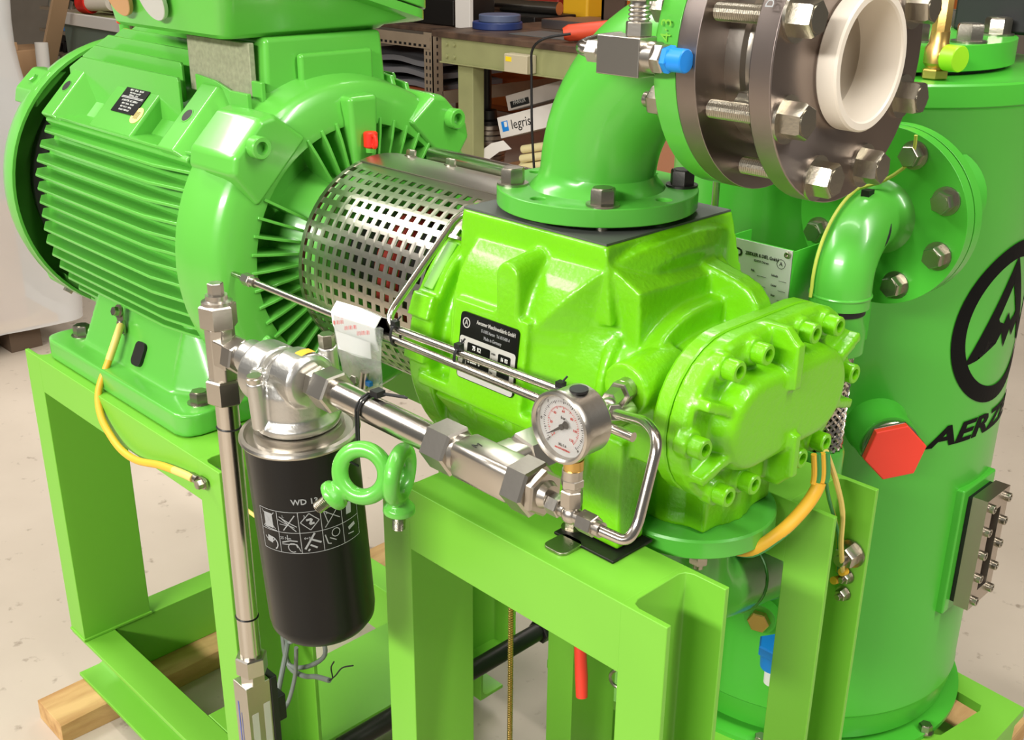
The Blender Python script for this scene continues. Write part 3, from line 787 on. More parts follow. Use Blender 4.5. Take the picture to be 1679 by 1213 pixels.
# shim plates under the feet
for x0, x1, y0, y1 in ((-0.80, -0.705, 0.862, 0.935),):
    b = B(); b.box(x0, x1, y0, y1, ZM, ZM + 0.004); b.build('shim_plate', DARK, comp, 0.0015)
b = B(); b.prism(rrect(-0.79, -0.755, 0.83, 0.87, 0.01), (0, 0, ZM), (1, 0, 0), (0, 1, 0), (0, 0, 0.004)); s_ = b.build('shim_tab', BOLT, comp, 0.001)
inst('bolt', HEX, s_, (-0.79, 0.885, ZM + .004), (0, 0, 1), 0.3, 0.8)
# sealing plate on the inlet pad (bare metal)
b = B(); b.box(-1.018, -0.781, 0.916, 1.152, 1.2805, 1.283); b.build('pad_face', mat('bare_cast_iron', (84, 88, 82), 0.55, 0.15), comp)
b = B(); b.cyl((-0.90, AY, 1.2825), (0, 0, 1), 0.098, 0.0078, 48); b.build('gasket_ring', RIM, comp)

# ------------------------------------------------------------------ discharge flange and pipe under the compressor
dis = thing('discharge_pipe', 'green discharge flange and bent pipe beneath the compressor, running to the vessel', 'pipe', (-0.735, 1.05, 0.8))
b = B(); b.lathe([(0.0, 0.905), (0.106, 0.905), (0.108, 0.907), (0.108, 0.928), (0.106, 0.931), (0, 0.931)], (-0.735, 1.05, 0), (0, 0, 1), 64); dfl = b.build('flange', G_PIPE, dis)
for k in range(4):
    a = PI / 4 + k * PI / 2
    inst('nut', NUT, dfl, (-0.735 + .085 * math.cos(a), 1.05 + .085 * math.sin(a), 0.905), (0, 0, -1), 0, 0.9)
b = B()
b.tube([(-0.735, 1.05, 0.91), (-0.735, 1.05, 0.87), (-0.735, 1.053, 0.835), (-0.736, 1.075, 0.80), (-0.74, 1.11, 0.775), (-0.745, 1.16, 0.76), (-0.77, 1.35, 0.70), (-0.80, 1.52, 0.645)], 0.055, 24)
b.build('bent_pipe', G_PIPE, dis)
for p, d in (((-0.7475, 1.18, 0.7537), (-.13, .97, -.3)), ((-0.762, 1.28, .722), (-.13, .97, -.3))):
    b = B(); b.torus(p, d, 0.0548, 0.0022, 32, 8); b.build('weld_bead', G_PIPE, dis)
# ------------------------------------------------------------------ inlet elbow with flanges
def disc_holes(name, ro, holes, h0, h1, o, a, m, parent, ri=0.0, seg=72, bev=0.0012, rot=0.0):  # flange disc with real bolt holes; holes: (u, v, r)
    bm = bmesh.new()
    loops = [[(ro * math.cos(2 * PI * i / seg), ro * math.sin(2 * PI * i / seg)) for i in range(seg)]]
    if ri: loops.append([(ri * math.cos(2 * PI * i / 48), ri * math.sin(2 * PI * i / 48)) for i in range(48)])
    for u, v, r in holes: loops.append([(u + r * math.cos(2 * PI * i / 18), v + r * math.sin(2 * PI * i / 18)) for i in range(18)])
    es = []
    for L in loops:
        vs = [bm.verts.new((x, y, h1)) for x, y in L]
        es += [bm.edges.new((vs[i], vs[(i + 1) % len(vs)])) for i in range(len(vs))]
    bmesh.ops.triangle_fill(bm, edges=es, use_beauty=True)
    g = bmesh.ops.extrude_face_region(bm, geom=bm.faces[:])
    bmesh.ops.translate(bm, verts=[v for v in g['geom'] if isinstance(v, bmesh.types.BMVert)], vec=(0, 0, h0 - h1))
    bmesh.ops.recalc_face_normals(bm, faces=bm.faces)
    mx = axm(o, a, rot)
    rm = mx.to_3x3()
    for v in bm.verts: v.co = rm @ v.co
    me = bpy.data.meshes.new(name); bm.to_mesh(me); bm.free()
    me.materials.append(m)
    me.shade_smooth(); me.set_sharp_from_angle(angle=math.radians(40))
    ob = bpy.data.objects.new(name, me); COL.objects.link(ob)
    ob.parent = parent
    ob.location = V(o) - (wloc(parent) if parent else V((0, 0, 0)))
    if bev:
        md = ob.modifiers.new('edge', 'BEVEL'); md.width = bev; md.segments = 2; md.limit_method = 'ANGLE'; md.angle_limit = math.radians(50)
    return ob
def ring(n, r, d0=0.0): return [(r * math.cos(2 * PI * k / n + d0), r * math.sin(2 * PI * k / n + d0)) for k in range(n)]
EX = -0.90
elbow = thing('inlet_elbow', 'thick green pipe elbow bolted by its round flange on top of the compressor', 'pipe', (EX, AY, 1.29))
fl = disc_holes('lower_flange', 0.125, [(u, v, 0.0095) for u, v in ring(8, 0.105)], 0, 0.022, (EX, AY, 1.29), (0, 0, 1), G_PIPE, elbow)
for k in range(4):
    a = PI / 4 + k * PI / 2
    c = V((EX + .105 * math.cos(a), AY + .105 * math.sin(a), 1.312))
    inst('bolt', HEX if k else HEXD, fl, c, (0, 0, 1), 0.2 + k, 1.12) if k != 0 else inst('bolt', HEXD, fl, c, (0, 0, 1), 0.3, 1.12)
    b = B(); b.cyl((c.x, c.y, 1.262), (0, 0, 1), 0.008, 0.03, 14); b.build('bolt_shank', BOLT, fl)
b = B()
pts, rr = [(EX, AY, 1.311), (EX, AY, 1.316), (EX, AY, 1.322), (EX, AY, 1.332)], [0.085, 0.081, 0.075, 0.0715]
BR = 0.172
for k in range(1, 21):
    a = PI / 2 * k / 20
    pts.append((EX + BR - BR * math.cos(a), AY, 1.322 + (1.492 - 1.322) * math.sin(a))); rr.append(0.0715)
pts += [(-0.712, AY, 1.492), (-0.706, AY, 1.492)]; rr += [0.076, 0.082]
b.tube(pts, 0.07, 48, rr=rr); b.build('bend', G_PIPE, elbow)
uf = disc_holes('upper_flange', 0.142, [], 0, 0.027, (-0.709, AY, 1.492), (1, 0, 0), G_PIPE, elbow)
text('4·3', 0.018, (-0.695, AY - 0.1425, 1.520), (0, 0, 1), (-1, 0, 0), G_FRAME, elbow, name='stamped_mark')
# ------------------------------------------------------------------ wafer valve between steel flanges
def brushed(name, c, rough, axis='X'):
    m = mat(name, c, rough, 1.0, bump=0.02, bscale=400)
    nt = m.node_tree; p = nt.nodes['Principled BSDF']
    t = nt.nodes.new('ShaderNodeTangent'); t.direction_type = 'RADIAL'; t.axis = axis
    nt.links.new(t.outputs['Tangent'], p.inputs['Tangent'])
    p.inputs['Anisotropic'].default_value = 0.75
    return m
BRX = brushed('turned_flange_steel', (150, 138, 132), 0.33)
chk = thing('check_valve', 'grey steel check valve clamped between two bolted steel flanges on the elbow end', 'valve', (-0.64, AY, 1.492))
disc_holes('rear_flange', 0.142, [], 0, 0.0235, (-0.6815, AY, 1.492), (1, 0, 0), BRX, chk)
b = B(); b.lathe([(0.06, -0.658), (0.095, -0.658), (0.095, -0.640), (0.088, -0.638), (0.088, -0.612), (0.095, -0.610), (0.095, -0.597), (0.06, -0.597)], (0, AY, 1.492), (1, 0, 0), 56); b.build('valve_body', FIT, chk)
b = B(); b.hexn((-0.628, AY - 0.089, 1.455), (0, -1, 0), 0.018, 0.014); b.build('valve_plug', BOLT, chk)
ff = disc_holes('front_flange', 0.142, [], 0, 0.0245, (-0.5975, AY, 1.492), (1, 0, 0), BRX, chk, ri=0.062)
text('DN150 PN10', 0.012, (-0.585, AY - 0.1195, 1.5745), (0, 0.54, 0.84), (-1, 0, 0), GREYPR, chk, name='stamped_mark')
thr = B()
prof = []
for k in range(26): prof += [(0.0094, k * 0.0024), (0.0086, k * 0.0024 + 0.0012)]
thr.lathe([(0, 0)] + prof + [(0, 0.0624)], (0, 0, 0), (0, 0, 1), 16)
STUD = thr.mesh('stud', BOLT, 0, center=(0, 0, 0))[0]
STUD.shade_flat()
for k in range(8):
    a = PI / 8 + k * PI / 4
    dy, dz = 0.12 * math.cos(a), 0.12 * math.sin(a)
    inst('stud', STUD, chk, (-0.6585, AY + dy, 1.492 + dz), (1, 0, 0))
    inst('bolt', HEX, chk, (-0.573, AY + dy, 1.492 + dz), (1, 0, 0), random.random() * 3, 1.3)
    inst('nut', NUT, chk, (-0.709, AY + dy, 1.492 + dz), (-1, 0, 0), random.random() * 3, 1.15)
cap = B()
cap.lathe([(0.066, -0.573), (0.068, -0.571), (0.068, -0.553), (0.066, -0.551), (0.0595, -0.551), (0.058, -0.553), (0.0555, -0.615), (0.054, -0.617), (0.0, -0.617), (0.0, -0.6185), (0.058, -0.6185), (0.0605, -0.6), (0.0605, -0.573)], (0, AY, 1.492), (1, 0, 0), 64, loop=True)
tag(cap.build('bore_plug', WHITEP, None), 'milky white plastic plug closing the open bore of the steel flange', 'plug')
# ------------------------------------------------------------------ instrument block with blue cap
ib = thing('instrument_tee', 'square stainless tee block with a blue cap, hanging in front of the elbow flange', 'fitting', (-0.735, 0.88, 1.474))
b = B(); b.box(-0.7625, -0.7075, 0.866, 0.897, 1.4745, 1.5125); b.build('block', FIT, ib, 0.0012)
b = B(); b.cyl((-0.7075, 0.8815, 1.494), (1, 0, 0), 0.0155, 0.012, 24); b.hexn((-0.697, 0.8815, 1.494), (1, 0, 0), 0.026, 0.012); b.build('side_nut', FIT, ib)
b = B(); b.hexn((-0.686, 0.8815, 1.494), (1, 0, 0), 0.0235, 0.008, 0.2); b.cyl((-0.68, 0.8815, 1.494), (1, 0, 0), 0.0115, 0.0185, 24, ch=0.001); b.build('blue_cap', BLUE, ib, label='blue plastic sealing cap')
b = B(); b.cyl((-0.7625, 0.8815, 1.494), (-1, 0, 0), 0.011, 0.006, 20); b.hexn((-0.768, 0.8815, 1.494), (-1, 0, 0), 0.021, 0.016); b.build('side_nut', FIT, ib)
b = B(); b.tube([(-0.782, 0.8815, 1.494), (-0.80, 0.885, 1.495), (-0.815, 0.92, 1.497), (-0.815, 0.965, 1.498)], 0.008, 12, fil=0.02); b.build('impulse_tube', STEEL, ib)
b = B(); b.hexn((-0.722, 0.8815, 1.5125), (0, 0, 1), 0.024, 0.014, 0.3); b.cyl((-0.722, 0.8815, 1.526), (0, 0, 1), 0.0095, 0.02, 20)
for k in range(4): b.torus((-0.722, 0.8815, 1.529 + k * 0.004), (0, 0, 1), 0.0098, 0.0013, 24, 6)
b.hexn((-0.722, 0.8815, 1.546), (0, 0, 1), 0.03, 0.012, 0.5); b.cyl((-0.722, 0.8815, 1.558), (0, 0, 1), 0.012, 0.05, 20); b.build('top_union', FIT, ib)
# ------------------------------------------------------------------ oil separator vessel
TX, TY, TR = -0.952, 1.76, 0.305
tank = thing('separator_vessel', 'tall green cylindrical oil separator vessel with black circle logo at right', 'tank', (TX, TY, ZR))
b = B()
b.lathe([(0.0, 0.228), (0.27, 0.228), (0.296, 0.245), (0.302, 0.275), (0.303, 0.296), (0.3062, 0.30), (0.3062, 0.303), (TR, 0.307), (TR, 1.363), (0.3075, 1.367), (0.3075, 1.371), (0.3115, 1.374), (0.3115, 1.403), (0.309, 1.406), (0.0, 1.406)], (TX, TY, 0), (0, 0, 1), 128)
b.build('shell', G_TANK, tank)
b = B(); b.lathe([(0.20, ZR), (0.322, ZR), (0.322, ZR + 0.009), (0.27, ZR + .012)], (TX, TY, 0), (0, 0, 1), 96); skirt = b.build('foot_ring', G_TANK, tank)
for dg in (-68, -8, 52, 112, 172, 232):
    a = math.radians(dg); inst('bolt', HEX, skirt, (TX + .315 * math.cos(a), TY + .315 * math.sin(a), ZR + .006), (0, 0, 1), dg, 0.9)
lid = disc_holes('lid', 0.228, [], 0, 0.038, (TX, TY, 1.412), (0, 0, 1), G_TANK, tank, bev=0.002)
b = B(); b.cyl((TX, TY, 1.406), (0, 0, 1), 0.215, 0.0065, 72); b.build('lid_gap_shadow', BLACK, tank)  # black disc filling the gap under the lid, standing in for its shadow
for k in range(8):
    a = math.radians(-14 + 45 * k); inst('bolt', HEX, lid, (TX + .197 * math.cos(a), TY + .197 * math.sin(a), 1.4495), (0, 0, 1), k * .3, 1.5)
for dg in (30,):
    a = math.radians(-38); inst('bolt', HEX, lid, (TX + .165 * math.cos(a), TY + .165 * math.sin(a), 1.4495), (0, 0, 1), 0.4, 1.5)
def twrap(th, z, n=0.0006): return V((TX + (TR + n) * math.cos(th), TY + (TR + n) * math.sin(th), z))
# printed logo: ring with a folded letter A, and the word below
LZ = 1.02
def wrapped(polys, name, m, cuts=True):
    bm = bmesh.new()
    for P in polys:
        vs = [bm.verts.new((u, v, 0)) for u, v in P]
        bm.faces.new(vs)
    bmesh.ops.triangulate(bm, faces=bm.faces)
    for _ in range(3):
        bmesh.ops.subdivide_edges(bm, edges=[e for e in bm.edges if abs(e.verts[0].co.x - e.verts[1].co.x) > 0.012], cuts=1)
        bmesh.ops.triangulate(bm, faces=bm.faces)
    c = twrap(0, LZ)
    for v in bm.verts: v.co = twrap(v.co.x / TR, LZ + v.co.y, 0.0012) - c
    me = bpy.data.meshes.new(name); bm.to_mesh(me); bm.free(); me.materials.append(m); me.shade_smooth()
    o = bpy.data.objects.new(name, me); COL.objects.link(o); o.parent = tank; o.location = c - wloc(tank)
    return o
R0, R1 = 0.108, 0.1365
rg = []
for k in range(72):
    a, c2 = 2 * PI * k / 72, 2 * PI * (k + 1) / 72
    rg.append([(R0 * math.cos(a), R0 * math.sin(a)), (R1 * math.cos(a), R1 * math.sin(a)), (R1 * math.cos(c2), R1 * math.sin(c2)), (R0 * math.cos(c2), R0 * math.sin(c2))])
logo = wrapped(rg, 'printed_ring', INK)
lg = []
for s_ in (-1, 1):
    lg.append([(s_ * x, y) for x, y in ((0.0, .112), (-.103, -.056), (-.074, -.05), (-.047, -.008), (-.0285, -.03), (-.014, -.012), (-.031, .012), (0.0, .064))])
lg.append([(-.026, .006), (0.0, -.043), (.026, .006), (.011, .0), (0.0, .017), (-.011, .0)])
wrapped(lg, 'printed_letter', INK)
def tw(u, v, n): return twrap(u / TR, 0.8435 + v, 0.0012 + n)
text('AERZEN', 0.0485, twrap(0, 0.8435), (0, 1, 0), (0, 0, 1), INK, tank, shear=0.24, bold=0.0016, wrap=tw, name='printed_word', sx=1.66)
# side nozzle with blind flange pair, facing the compressor
NX, NY, NZ = -0.7176, 1.42, 1.24
def qn(y): return (NX, y, NZ)
b = B(); b.tube([(NX, NY + 0.045, NZ), (NX, NY + 0.07, NZ), (NX, NY + 0.12, NZ), (NX, 1.66, NZ)], 0.05, 40, rr=[0.058, 0.046, 0.046, 0.048]); noz = b.build('nozzle_pipe', G_TANK, tank)
b = B(); b.tube([(NX, 1.515, NZ), (NX - .003, 1.56, NZ), (NX - .008, 1.60, NZ)], 0.05, 40, rr=[0.0465, 0.056, 0.075], cap=False); b.build('saddle_fillet', G_TANK, noz)
disc_holes('rear_flange', 0.124, [], 0, 0.02, (NX, NY + 0.0235, NZ), (0, 1, 0), G_TANK, noz)
# level plug with a red hexagon cap
th = math.radians(-45)
dv = V((math.cos(th), math.sin(th), 0))
pc = V((TX, TY, 0.872)) + dv * (TR - 0.01)
b = B(); b.tube([pc, pc + dv * 0.02, pc + dv * 0.075], 0.046, 36, rr=[0.052, 0.047, 0.046]); stub = b.build('plug_socket', G_TANK, tank)
b = B(); b.cyl(pc + dv * 0.075, dv, 0.043, 0.012, 36, ch=0.002); b.hexn(pc + dv * 0.0865, dv, 0.083, 0.006, 0.25); b.build('plug_body', FIT, stub)
b = B(); mx = axm(pc + dv * 0.0925, dv, 0.25)
b.lathe([(0.0475, 0), (0.0475, 0.011), (0.046, 0.0125), (0.0, 0.0125)], pc + dv * 0.0925, dv, 6, 0.25)
cp = b.build('plug_cap', REDCAP, stub, 0.0015, label='red-orange plastic hexagon cap')
# sight plate on the right flank
b = B()
b.box(-0.665, -0.640, TY - 0.062, TY + 0.062, 0.49, 0.735)
b.build('sight_pad', G_TANK, tank, 0.004)
sp = B(); sp.box(-0.6405, -0.632, TY - 0.042, TY + 0.042, 0.512, 0.718); seat = sp.build('sight_seat', BLACK, tank, 0.001)
fr = B()
y0, y1, z0, z1 = TY - 0.044, TY + 0.044, 0.508, 0.722
fr.box(-0.632, -0.606, y0, y0 + 0.026, z0, z1); fr.box(-0.632, -0.606, y1 - 0.026, y1, z0, z1); fr.box(-0.632, -0.606, y0 + .026, y1 - .026, z0, z0 + .03); fr.box(-0.632, -0.606, y0 + .026, y1 - .026, z1 - .03, z1)
frame = fr.build('sight_frame', TURNED, tank, 0.0)
b = B(); b.box(-0.6315, -0.622, TY - .0185, TY + .0185, .537, .693); b.build('sight_glass', DARK, frame)
for k in range(5):
    z = z0 + 0.016 + k * (z1 - z0 - 0.032) / 4
    for y in (y0 + .013, y1 - .013):
        inst('screw', CAPS, frame, (-0.606, y, z), (1, 0, 0), k, 1.0)
for k in range(4):
    b = B(); b.cyl((-0.640, y0 + 0.012, z0 + .02 + k * .055), (1, 0, 0), 0.0035, 0.01, 8); b.build('spacer', BOLT, seat)
# drain valve and low fittings on the vessel front
def tpt(deg, z, d=0.0):
    a = math.radians(deg); return V((TX + (TR + d) * math.cos(a), TY + (TR + d) * math.sin(a), z))
dv = tpt(-72, .5, 1) - tpt(-72, .5, 0)
b = B(); b.cyl(tpt(-72, .497, -.01), dv, 0.028, 0.035, 24); s_ = b.build('low_socket', G_TANK, tank)
b = B(); b.hexn(tpt(-72, .497, .025), dv, 0.034, 0.014); b.build('brass_plug', BRASS, s_)

# ------------------------------------------------------------------ safety valve on the vessel rim
sv = thing('safety_valve', 'small brass safety valve with lime green cap on the vessel top', 'valve', (-0.756, 1.604, 1.406))
sx, sy = -0.756, 1.604
b = B(); b.hexn((sx, sy, 1.4065), (0, 0, 1), 0.034, 0.014); b.cyl((sx, sy, 1.42), (0, 0, 1), 0.0145, 0.004, 24)
b.lathe([(0.0145, 0), (0.0185, 0.006), (0.0185, 0.026), (0.014, 0.034), (0.0135, 0.05)], (sx, sy, 1.423), (0, 0, 1), 28)
b.cyl((sx, sy, 1.438), (1, -0.25, 0), 0.014, 0.024, 24); b.build('valve_body', BRASS, sv)
b = B(); b.lathe([(0.0135, 0), (0.0135, .045), (0.0115, .048), (0, .048)], (sx, sy, 1.472), (0, 0, 1), 8); b.build('bonnet', BRASS, sv)
b = B(); b.cyl((sx + .0165, sy - .004, 1.438), (1, -0.25, 0), 0.0185, 0.024, 28, ch=0.001); b.build('outlet_cap', LIME, sv, label='lime green plastic outlet cap')

# ------------------------------------------------------------------ return elbow from the nozzle, collar and braided hose
rp = thing('return_elbow', 'small green elbow pipe bolted to the round vessel flange', 'pipe', (NX, 1.34, 1.13))
ff = disc_holes('flange', 0.124, [], 0, 0.02, (NX, NY, NZ), (0, 1, 0), G_TANK, rp)
for k in range(8):
    a = PI / 8 + k * PI / 4
    c = V((NX + .098 * math.cos(a), NY, NZ + .098 * math.sin(a)))
    inst('bolt' if k not in (5,) else 'nut', HEX if k not in (5,) else NUT, ff, c, (0, -1, 0), random.random() * 3, 1.1)
b = B()
pts, rr = [(NX, NY, NZ), (NX, NY - .006, NZ), (NX, NY - .016, NZ)], [0.052, 0.046, 0.0415]
for k in range(1, 15):
    a = PI / 2 * k / 14; r_ = 0.078
    pts.append((NX + 0.006 * k / 14, NY - .016 - r_ * math.sin(a), NZ - r_ + r_ * math.cos(a))); rr.append(0.0408)
pts += [(NX + .006, NY - .094, 1.150)]; rr += [0.0408]
b.tube(pts, 0.04, 36, rr=rr); b.build('bend', G_PIPE, rp)
HX, HY = NX + .006, NY - .094
b = B(); b.torus((HX, HY, 1.151), (0, 0, 1), 0.0405, 0.0022, 36, 8); b.build('weld_bead', G_PIPE, rp)
b = B(); b.cyl((HX, HY, 1.135), (0, 0, 1), 0.0408, 0.016, 36); b.build('pipe_end', G_PIPE, rp)
hose = thing('braided_hose', 'steel braided hose between green collars below the small elbow', 'hose', (HX, HY, 0.9))
b = B(); b.lathe([(0.034, 1.066), (0.0395, 1.07), (0.0395, 1.10), (0.034, 1.118), (0.034, 1.126)], (HX, HY, 0), (0, 0, 1), 36); b.build('collar', G_PIPE, hose)
b = B(); b.cyl((HX, HY, 1.1255), (0, 0, 1), 0.036, 0.009, 36); b.build('gap_band', BLACK, hose)  # black band across the gap between pipe end and collar
b = B(); b.cyl((HX, HY, 0.92), (0, 0, 1), 0.0255, 0.147, 32); core = b.build('hose_core', DARK, hose)
br = B()
for dr in (1, -1):
    for k in range(16):
        pts = []
        for i in range(25):
            a = 2 * PI * k / 16 + dr * i / 24 * 5.0
            rr_ = 0.0262 + 0.0009 * math.cos(PI * i * 1.0 + (0 if dr > 0 else PI))
            pts.append((HX + rr_ * math.cos(a), HY + rr_ * math.sin(a), 0.922 + i / 24 * 0.144))
        br.tube(pts, 0.0025, 5, cap=False)
bo = br.build('braid', STEEL, hose); bo['kind'] = 'stuff'
b = B(); b.lathe([(0.030, 0.86), (0.033, 0.865), (0.033, 0.916), (0.031, 0.921), (0.0, 0.921)], (HX, HY, 0), (0, 0, 1), 36); b.build('lower_collar', G_PIPE, hose)
b = B(); b.tube([(HX, HY, 0.865), (HX, HY, 0.80), (HX - .03, HY + .08, 0.76), (HX - .08, HY + .2, 0.74)], 0.026, 20, fil=0.05); b.build('lower_pipe', G_PIPE, hose)
# ------------------------------------------------------------------ data plate on a bracket
dp = thing('data_plate', 'grey engraved data plate on a green bracket behind the compressor', 'sign', (-0.815, 1.30, 1.03))
b = B(); b.box(-0.87, -0.763, 1.2805, 1.2825, 1.02, 1.208); b.build('bracket_face', G_TANK, dp)
b = B(); b.box(-0.7645, -0.7625, 1.2805, 1.53, 1.02, 1.206); b.box(-0.8715, -0.8695, 1.2805, 1.34, 1.02, 1.206); b.build('bracket_side', G_TANK, dp)
b = B(); b.box(-0.8695, -0.7635, 1.279, 1.2805, 1.022, 1.2075); pl = b.build('engraved_sheet', mat('engraved_aluminium', (196, 196, 188), 0.5, 0.2), dp)
for x in (-0.864, -0.769): inst('screw', CAPS, pl, (x, 1.279, 1.2015), (0, -1, 0), 0, 0.55)
dtx = lambda s, sz, x, z, **k: text(s, sz, (x, 1.2786, z), (1, 0, 0), (0, 0, 1), DARK, dp, name='engraved_text', **k)
dtx('ZEIDLER & DIEL GmbH', 0.0068, -0.810, 1.1905, sx=.8, bold=.0001); dtx('52353 Düren', 0.0045, -0.810, 1.1825)
dtx('ZD', 0.016, -0.853, 1.1885, bold=.0006)
for k, (a, c, d) in enumerate((('Typ', 'Nr.', 'Inhalt'), ('Baujahr', 'PS', 'Liter'), ('TS min', 'TS max', 'bar'), ('Prüfdruck', 'Fluid', 'kg'), ('Kat.', 'CE', 'Mod.'))):
    z = 1.168 - k * 0.014
    dtx(a, .0048, -0.853, z); dtx(c, .0048, -0.822, z); dtx(d, .0048, -0.787, z)
fb = B()
for k in range(5):
    for x0, x1 in ((-.862, -.842), (-.815, -.80), (-.78, -.768)):
        z = 1.1625 - k * .014
        fb.box(x0, x1, 1.2784, 1.2788, z - .0004, z)
fb.build('engraved_rules', DARK, pl)
b = B(); b.lathe([(.0062, 0), (.0068, 0), (.0068, .0004), (.0062, .0004)], (-.779, 1.279, 1.186), (0, -1, 0), 24, loop=True); b.build('engraved_mark', DARK, pl)
dtx('A', .008, -.779, 1.186)
b = B(); b.tube([(-0.93, 1.33, 0.3), (-0.93, 1.33, 1.48)], 0.0055, 10)
tag(b.build('vertical_tube', STEEL), 'thin vertical steel tube standing in front of the green vessel', 'pipe')
# ------------------------------------------------------------------ oil filter, pipes and fittings in front
PY, PZ = 0.667, 1.121
fh = thing('filter_head', 'cast aluminium filter head on top of the black canister', 'filter head', (-1.04, PY, 1.06))
FC = V((-1.040, PY, 1.058))
TILT = M.Translation(FC) @ M.Rotation(math.radians(3.5), 4, 'X') @ M.Translation(-FC)
b = B(TILT)
b.lathe([(0.049, 1.058), (0.0505, 1.061), (0.0505, 1.067), (0.047, 1.071), (0.043, 1.076), (0.041, 1.105), (0.037, 1.118), (0.028, 1.130), (0.019, 1.139), (0.0, 1.139)], (-1.04, PY, 0), (0, 0, 1), 48)
b.cyl((-1.135, PY, PZ - .006), (1, 0, 0), 0.0225, 0.13, 32)
b.lathe([(0.020, -1.112), (0.034, -1.108), (0.0395, -1.10), (0.0395, -1.066), (0.037, -1.064)], (0, PY, PZ - .014), (1, 0, 0), 40)
b.lathe([(0.0335, -1.04), (0.0335, -1.004), (0.028, -0.999)], (0, PY, PZ), (1, 0, 0), 36)
for x, y, z1, r in ((-1.046, 0.620, 1.125, .0105), (-1.064, 0.634, 1.129, .0085), (-1.018, 0.705, 1.150, .0115)):
    b.cyl((x, y, 1.066), (0, 0, 1), r, z1 - 1.066, 20)
remeshed(b, 'casting', CASTAL, fh, 0.0016, 2)
b = B(TILT); b.lathe([(0.0, 0), (0.009, 0), (0.0098, 0.002), (0.0098, .006), (.0085, .007), (.0085, .009), (0, .009)], (-1.046, 0.620, 1.1245), (0, 0, 1), 20); b.build('port_plug', FIT, fh)
b = B(TILT); b.torus((-1.036, PY + 0.002, 1.139), (0, 0, 1), 0.0085, 0.0018, 24, 8); b.build('top_port', FIT, fh)
b = B(TILT); b.hexn((-1.018, 0.705, 1.150), (0, 0, 1), 0.017, 0.016); b.build('head_bolt', BOLT, fh)
b = B()
lab = [[(x, PY - .0343 * math.cos(math.radians(a)), PZ + .0343 * math.sin(math.radians(a))) for a in range(15, 106, 5)] for x in (-1.022, -1.008)]
b.loft(lab, cap=False, closed=False); b.build('flow_label', YEL, fh, label='curved yellow flow label')
can = thing('oil_filter_canister', 'black screw-on oil filter canister with white pictogram band', 'oil filter', (-1.03, PY + .015, 0.77))
b = B(TILT); CX, CY = FC.x, FC.y
b.lathe([(0.0, 0.766), (0.048, 0.766), (0.06, 0.770), (0.0665, 0.779), (0.068, 0.79), (0.068, 1.04), (0.069, 1.044)], (CX, CY, 0), (0, 0, 1), 72); shell = b.build('shell', BLACKP, can)
b = B(TILT); b.lathe([(0.066, 1.043), (0.0715, 1.0435), (0.073, 1.0465), (0.0715, 1.0495), (0.0665, 1.0505), (0.064, 1.0465), (0.055, 1.0465), (0.054, 1.0575), (0.0, 1.0575), (0.0, 1.043)], (CX, CY, 0), (0, 0, 1), 72); b.build('rolled_rim', FIT, can)
b = B(TILT); b.lathe([(0.0505, 1.0567), (0.0535, 1.0567), (0.0535, 1.0535), (0.0505, 1.0535)], (CX, CY, 0), (0, 0, 1), 48, loop=True); b.build('seal_ring', YELP, can)
def cw(u, v, n=0.0004):  # printed band around the canister; u from the middle of the band
    a = math.radians(-40) + u / 0.068
    return TILT @ V((CX + (0.068 + n) * math.cos(a), CY + (0.068 + n) * math.sin(a), v))
def cstrip(pts, wd, name='pictogram', m=None, close=False):
    b = B()
    if close: pts = pts + pts[:1]
    for (u0, v0), (u1, v1) in zip(pts[:-1], pts[1:]):
        L = math.hypot(u1 - u0, v1 - v0)
        if L < 1e-6: continue
        nx, ny = -(v1 - v0) / L * wd / 2, (u1 - u0) / L * wd / 2
        n = max(1, int(L / 0.006))
        for k in range(n):
            a, c = k / n, (k + 1) / n
            q = [(u0 + (u1 - u0) * a, v0 + (v1 - v0) * a), (u0 + (u1 - u0) * c, v0 + (v1 - v0) * c)]
            b.add([cw(q[0][0] + nx, q[0][1] + ny), cw(q[1][0] + nx, q[1][1] + ny), cw(q[1][0] - nx, q[1][1] - ny), cw(q[0][0] - nx, q[0][1] - ny)], [(0, 1, 2, 3)])
    return b.build(name, m or GREYPR, shell)
UW, V0, VH = 0.0265, 0.9155, 0.0285
U0 = -0.058
for k in range(3): cstrip([(U0, V0 + k * VH), (U0 + 5 * UW, V0 + k * VH)], .0008, 'band_rule')
for k in range(6): cstrip([(U0 + k * UW, V0), (U0 + k * UW, V0 + 2 * VH)], .0008, 'band_rule')
def cell(i, j, pts, wd=.001, close=False): cstrip([(U0 + (i + x) * UW, V0 + (j + y) * VH) for x, y in pts], wd, close=close)
cell(0, 1, [(.5, .12), (.5, .82)], .0125); cell(0, 1, [(.15, .9), (.85, .1)], .0009); cell(0, 1, [(.85, .9), (.15, .1)], .0009); cell(0, 1, [(.2, .1), (.9, .02)], .0014)
cell(1, 1, [(.1, .75), (.9, .3)], .0012); cell(1, 1, [(.05, .6), (.8, .25)], .0009); cell(1, 1, [(.25, .1), (.85, .85)], .0013); cell(1, 1, [(.1, .4), (.5, .35)], .0009); cell(1, 1, [(.85, .08), (.2, .7)], .0012)
cell(2, 1, [(.5, .92), (.92, .55), (.5, .12), (.08, .5)], .0011, True); cell(2, 1, [(.35, .6), (.6, .65), (.5, .4), (.7, .45)], .0028)
cell(3, 1, [(.15, .1), (.85, .9)], .001); cell(3, 1, [(.15, .9), (.9, .35)], .001); cell(3, 1, [(.15, .9), (.3, .3)], .001)
cell(4, 1, [(.4, .3), (.45, .85)], .008)
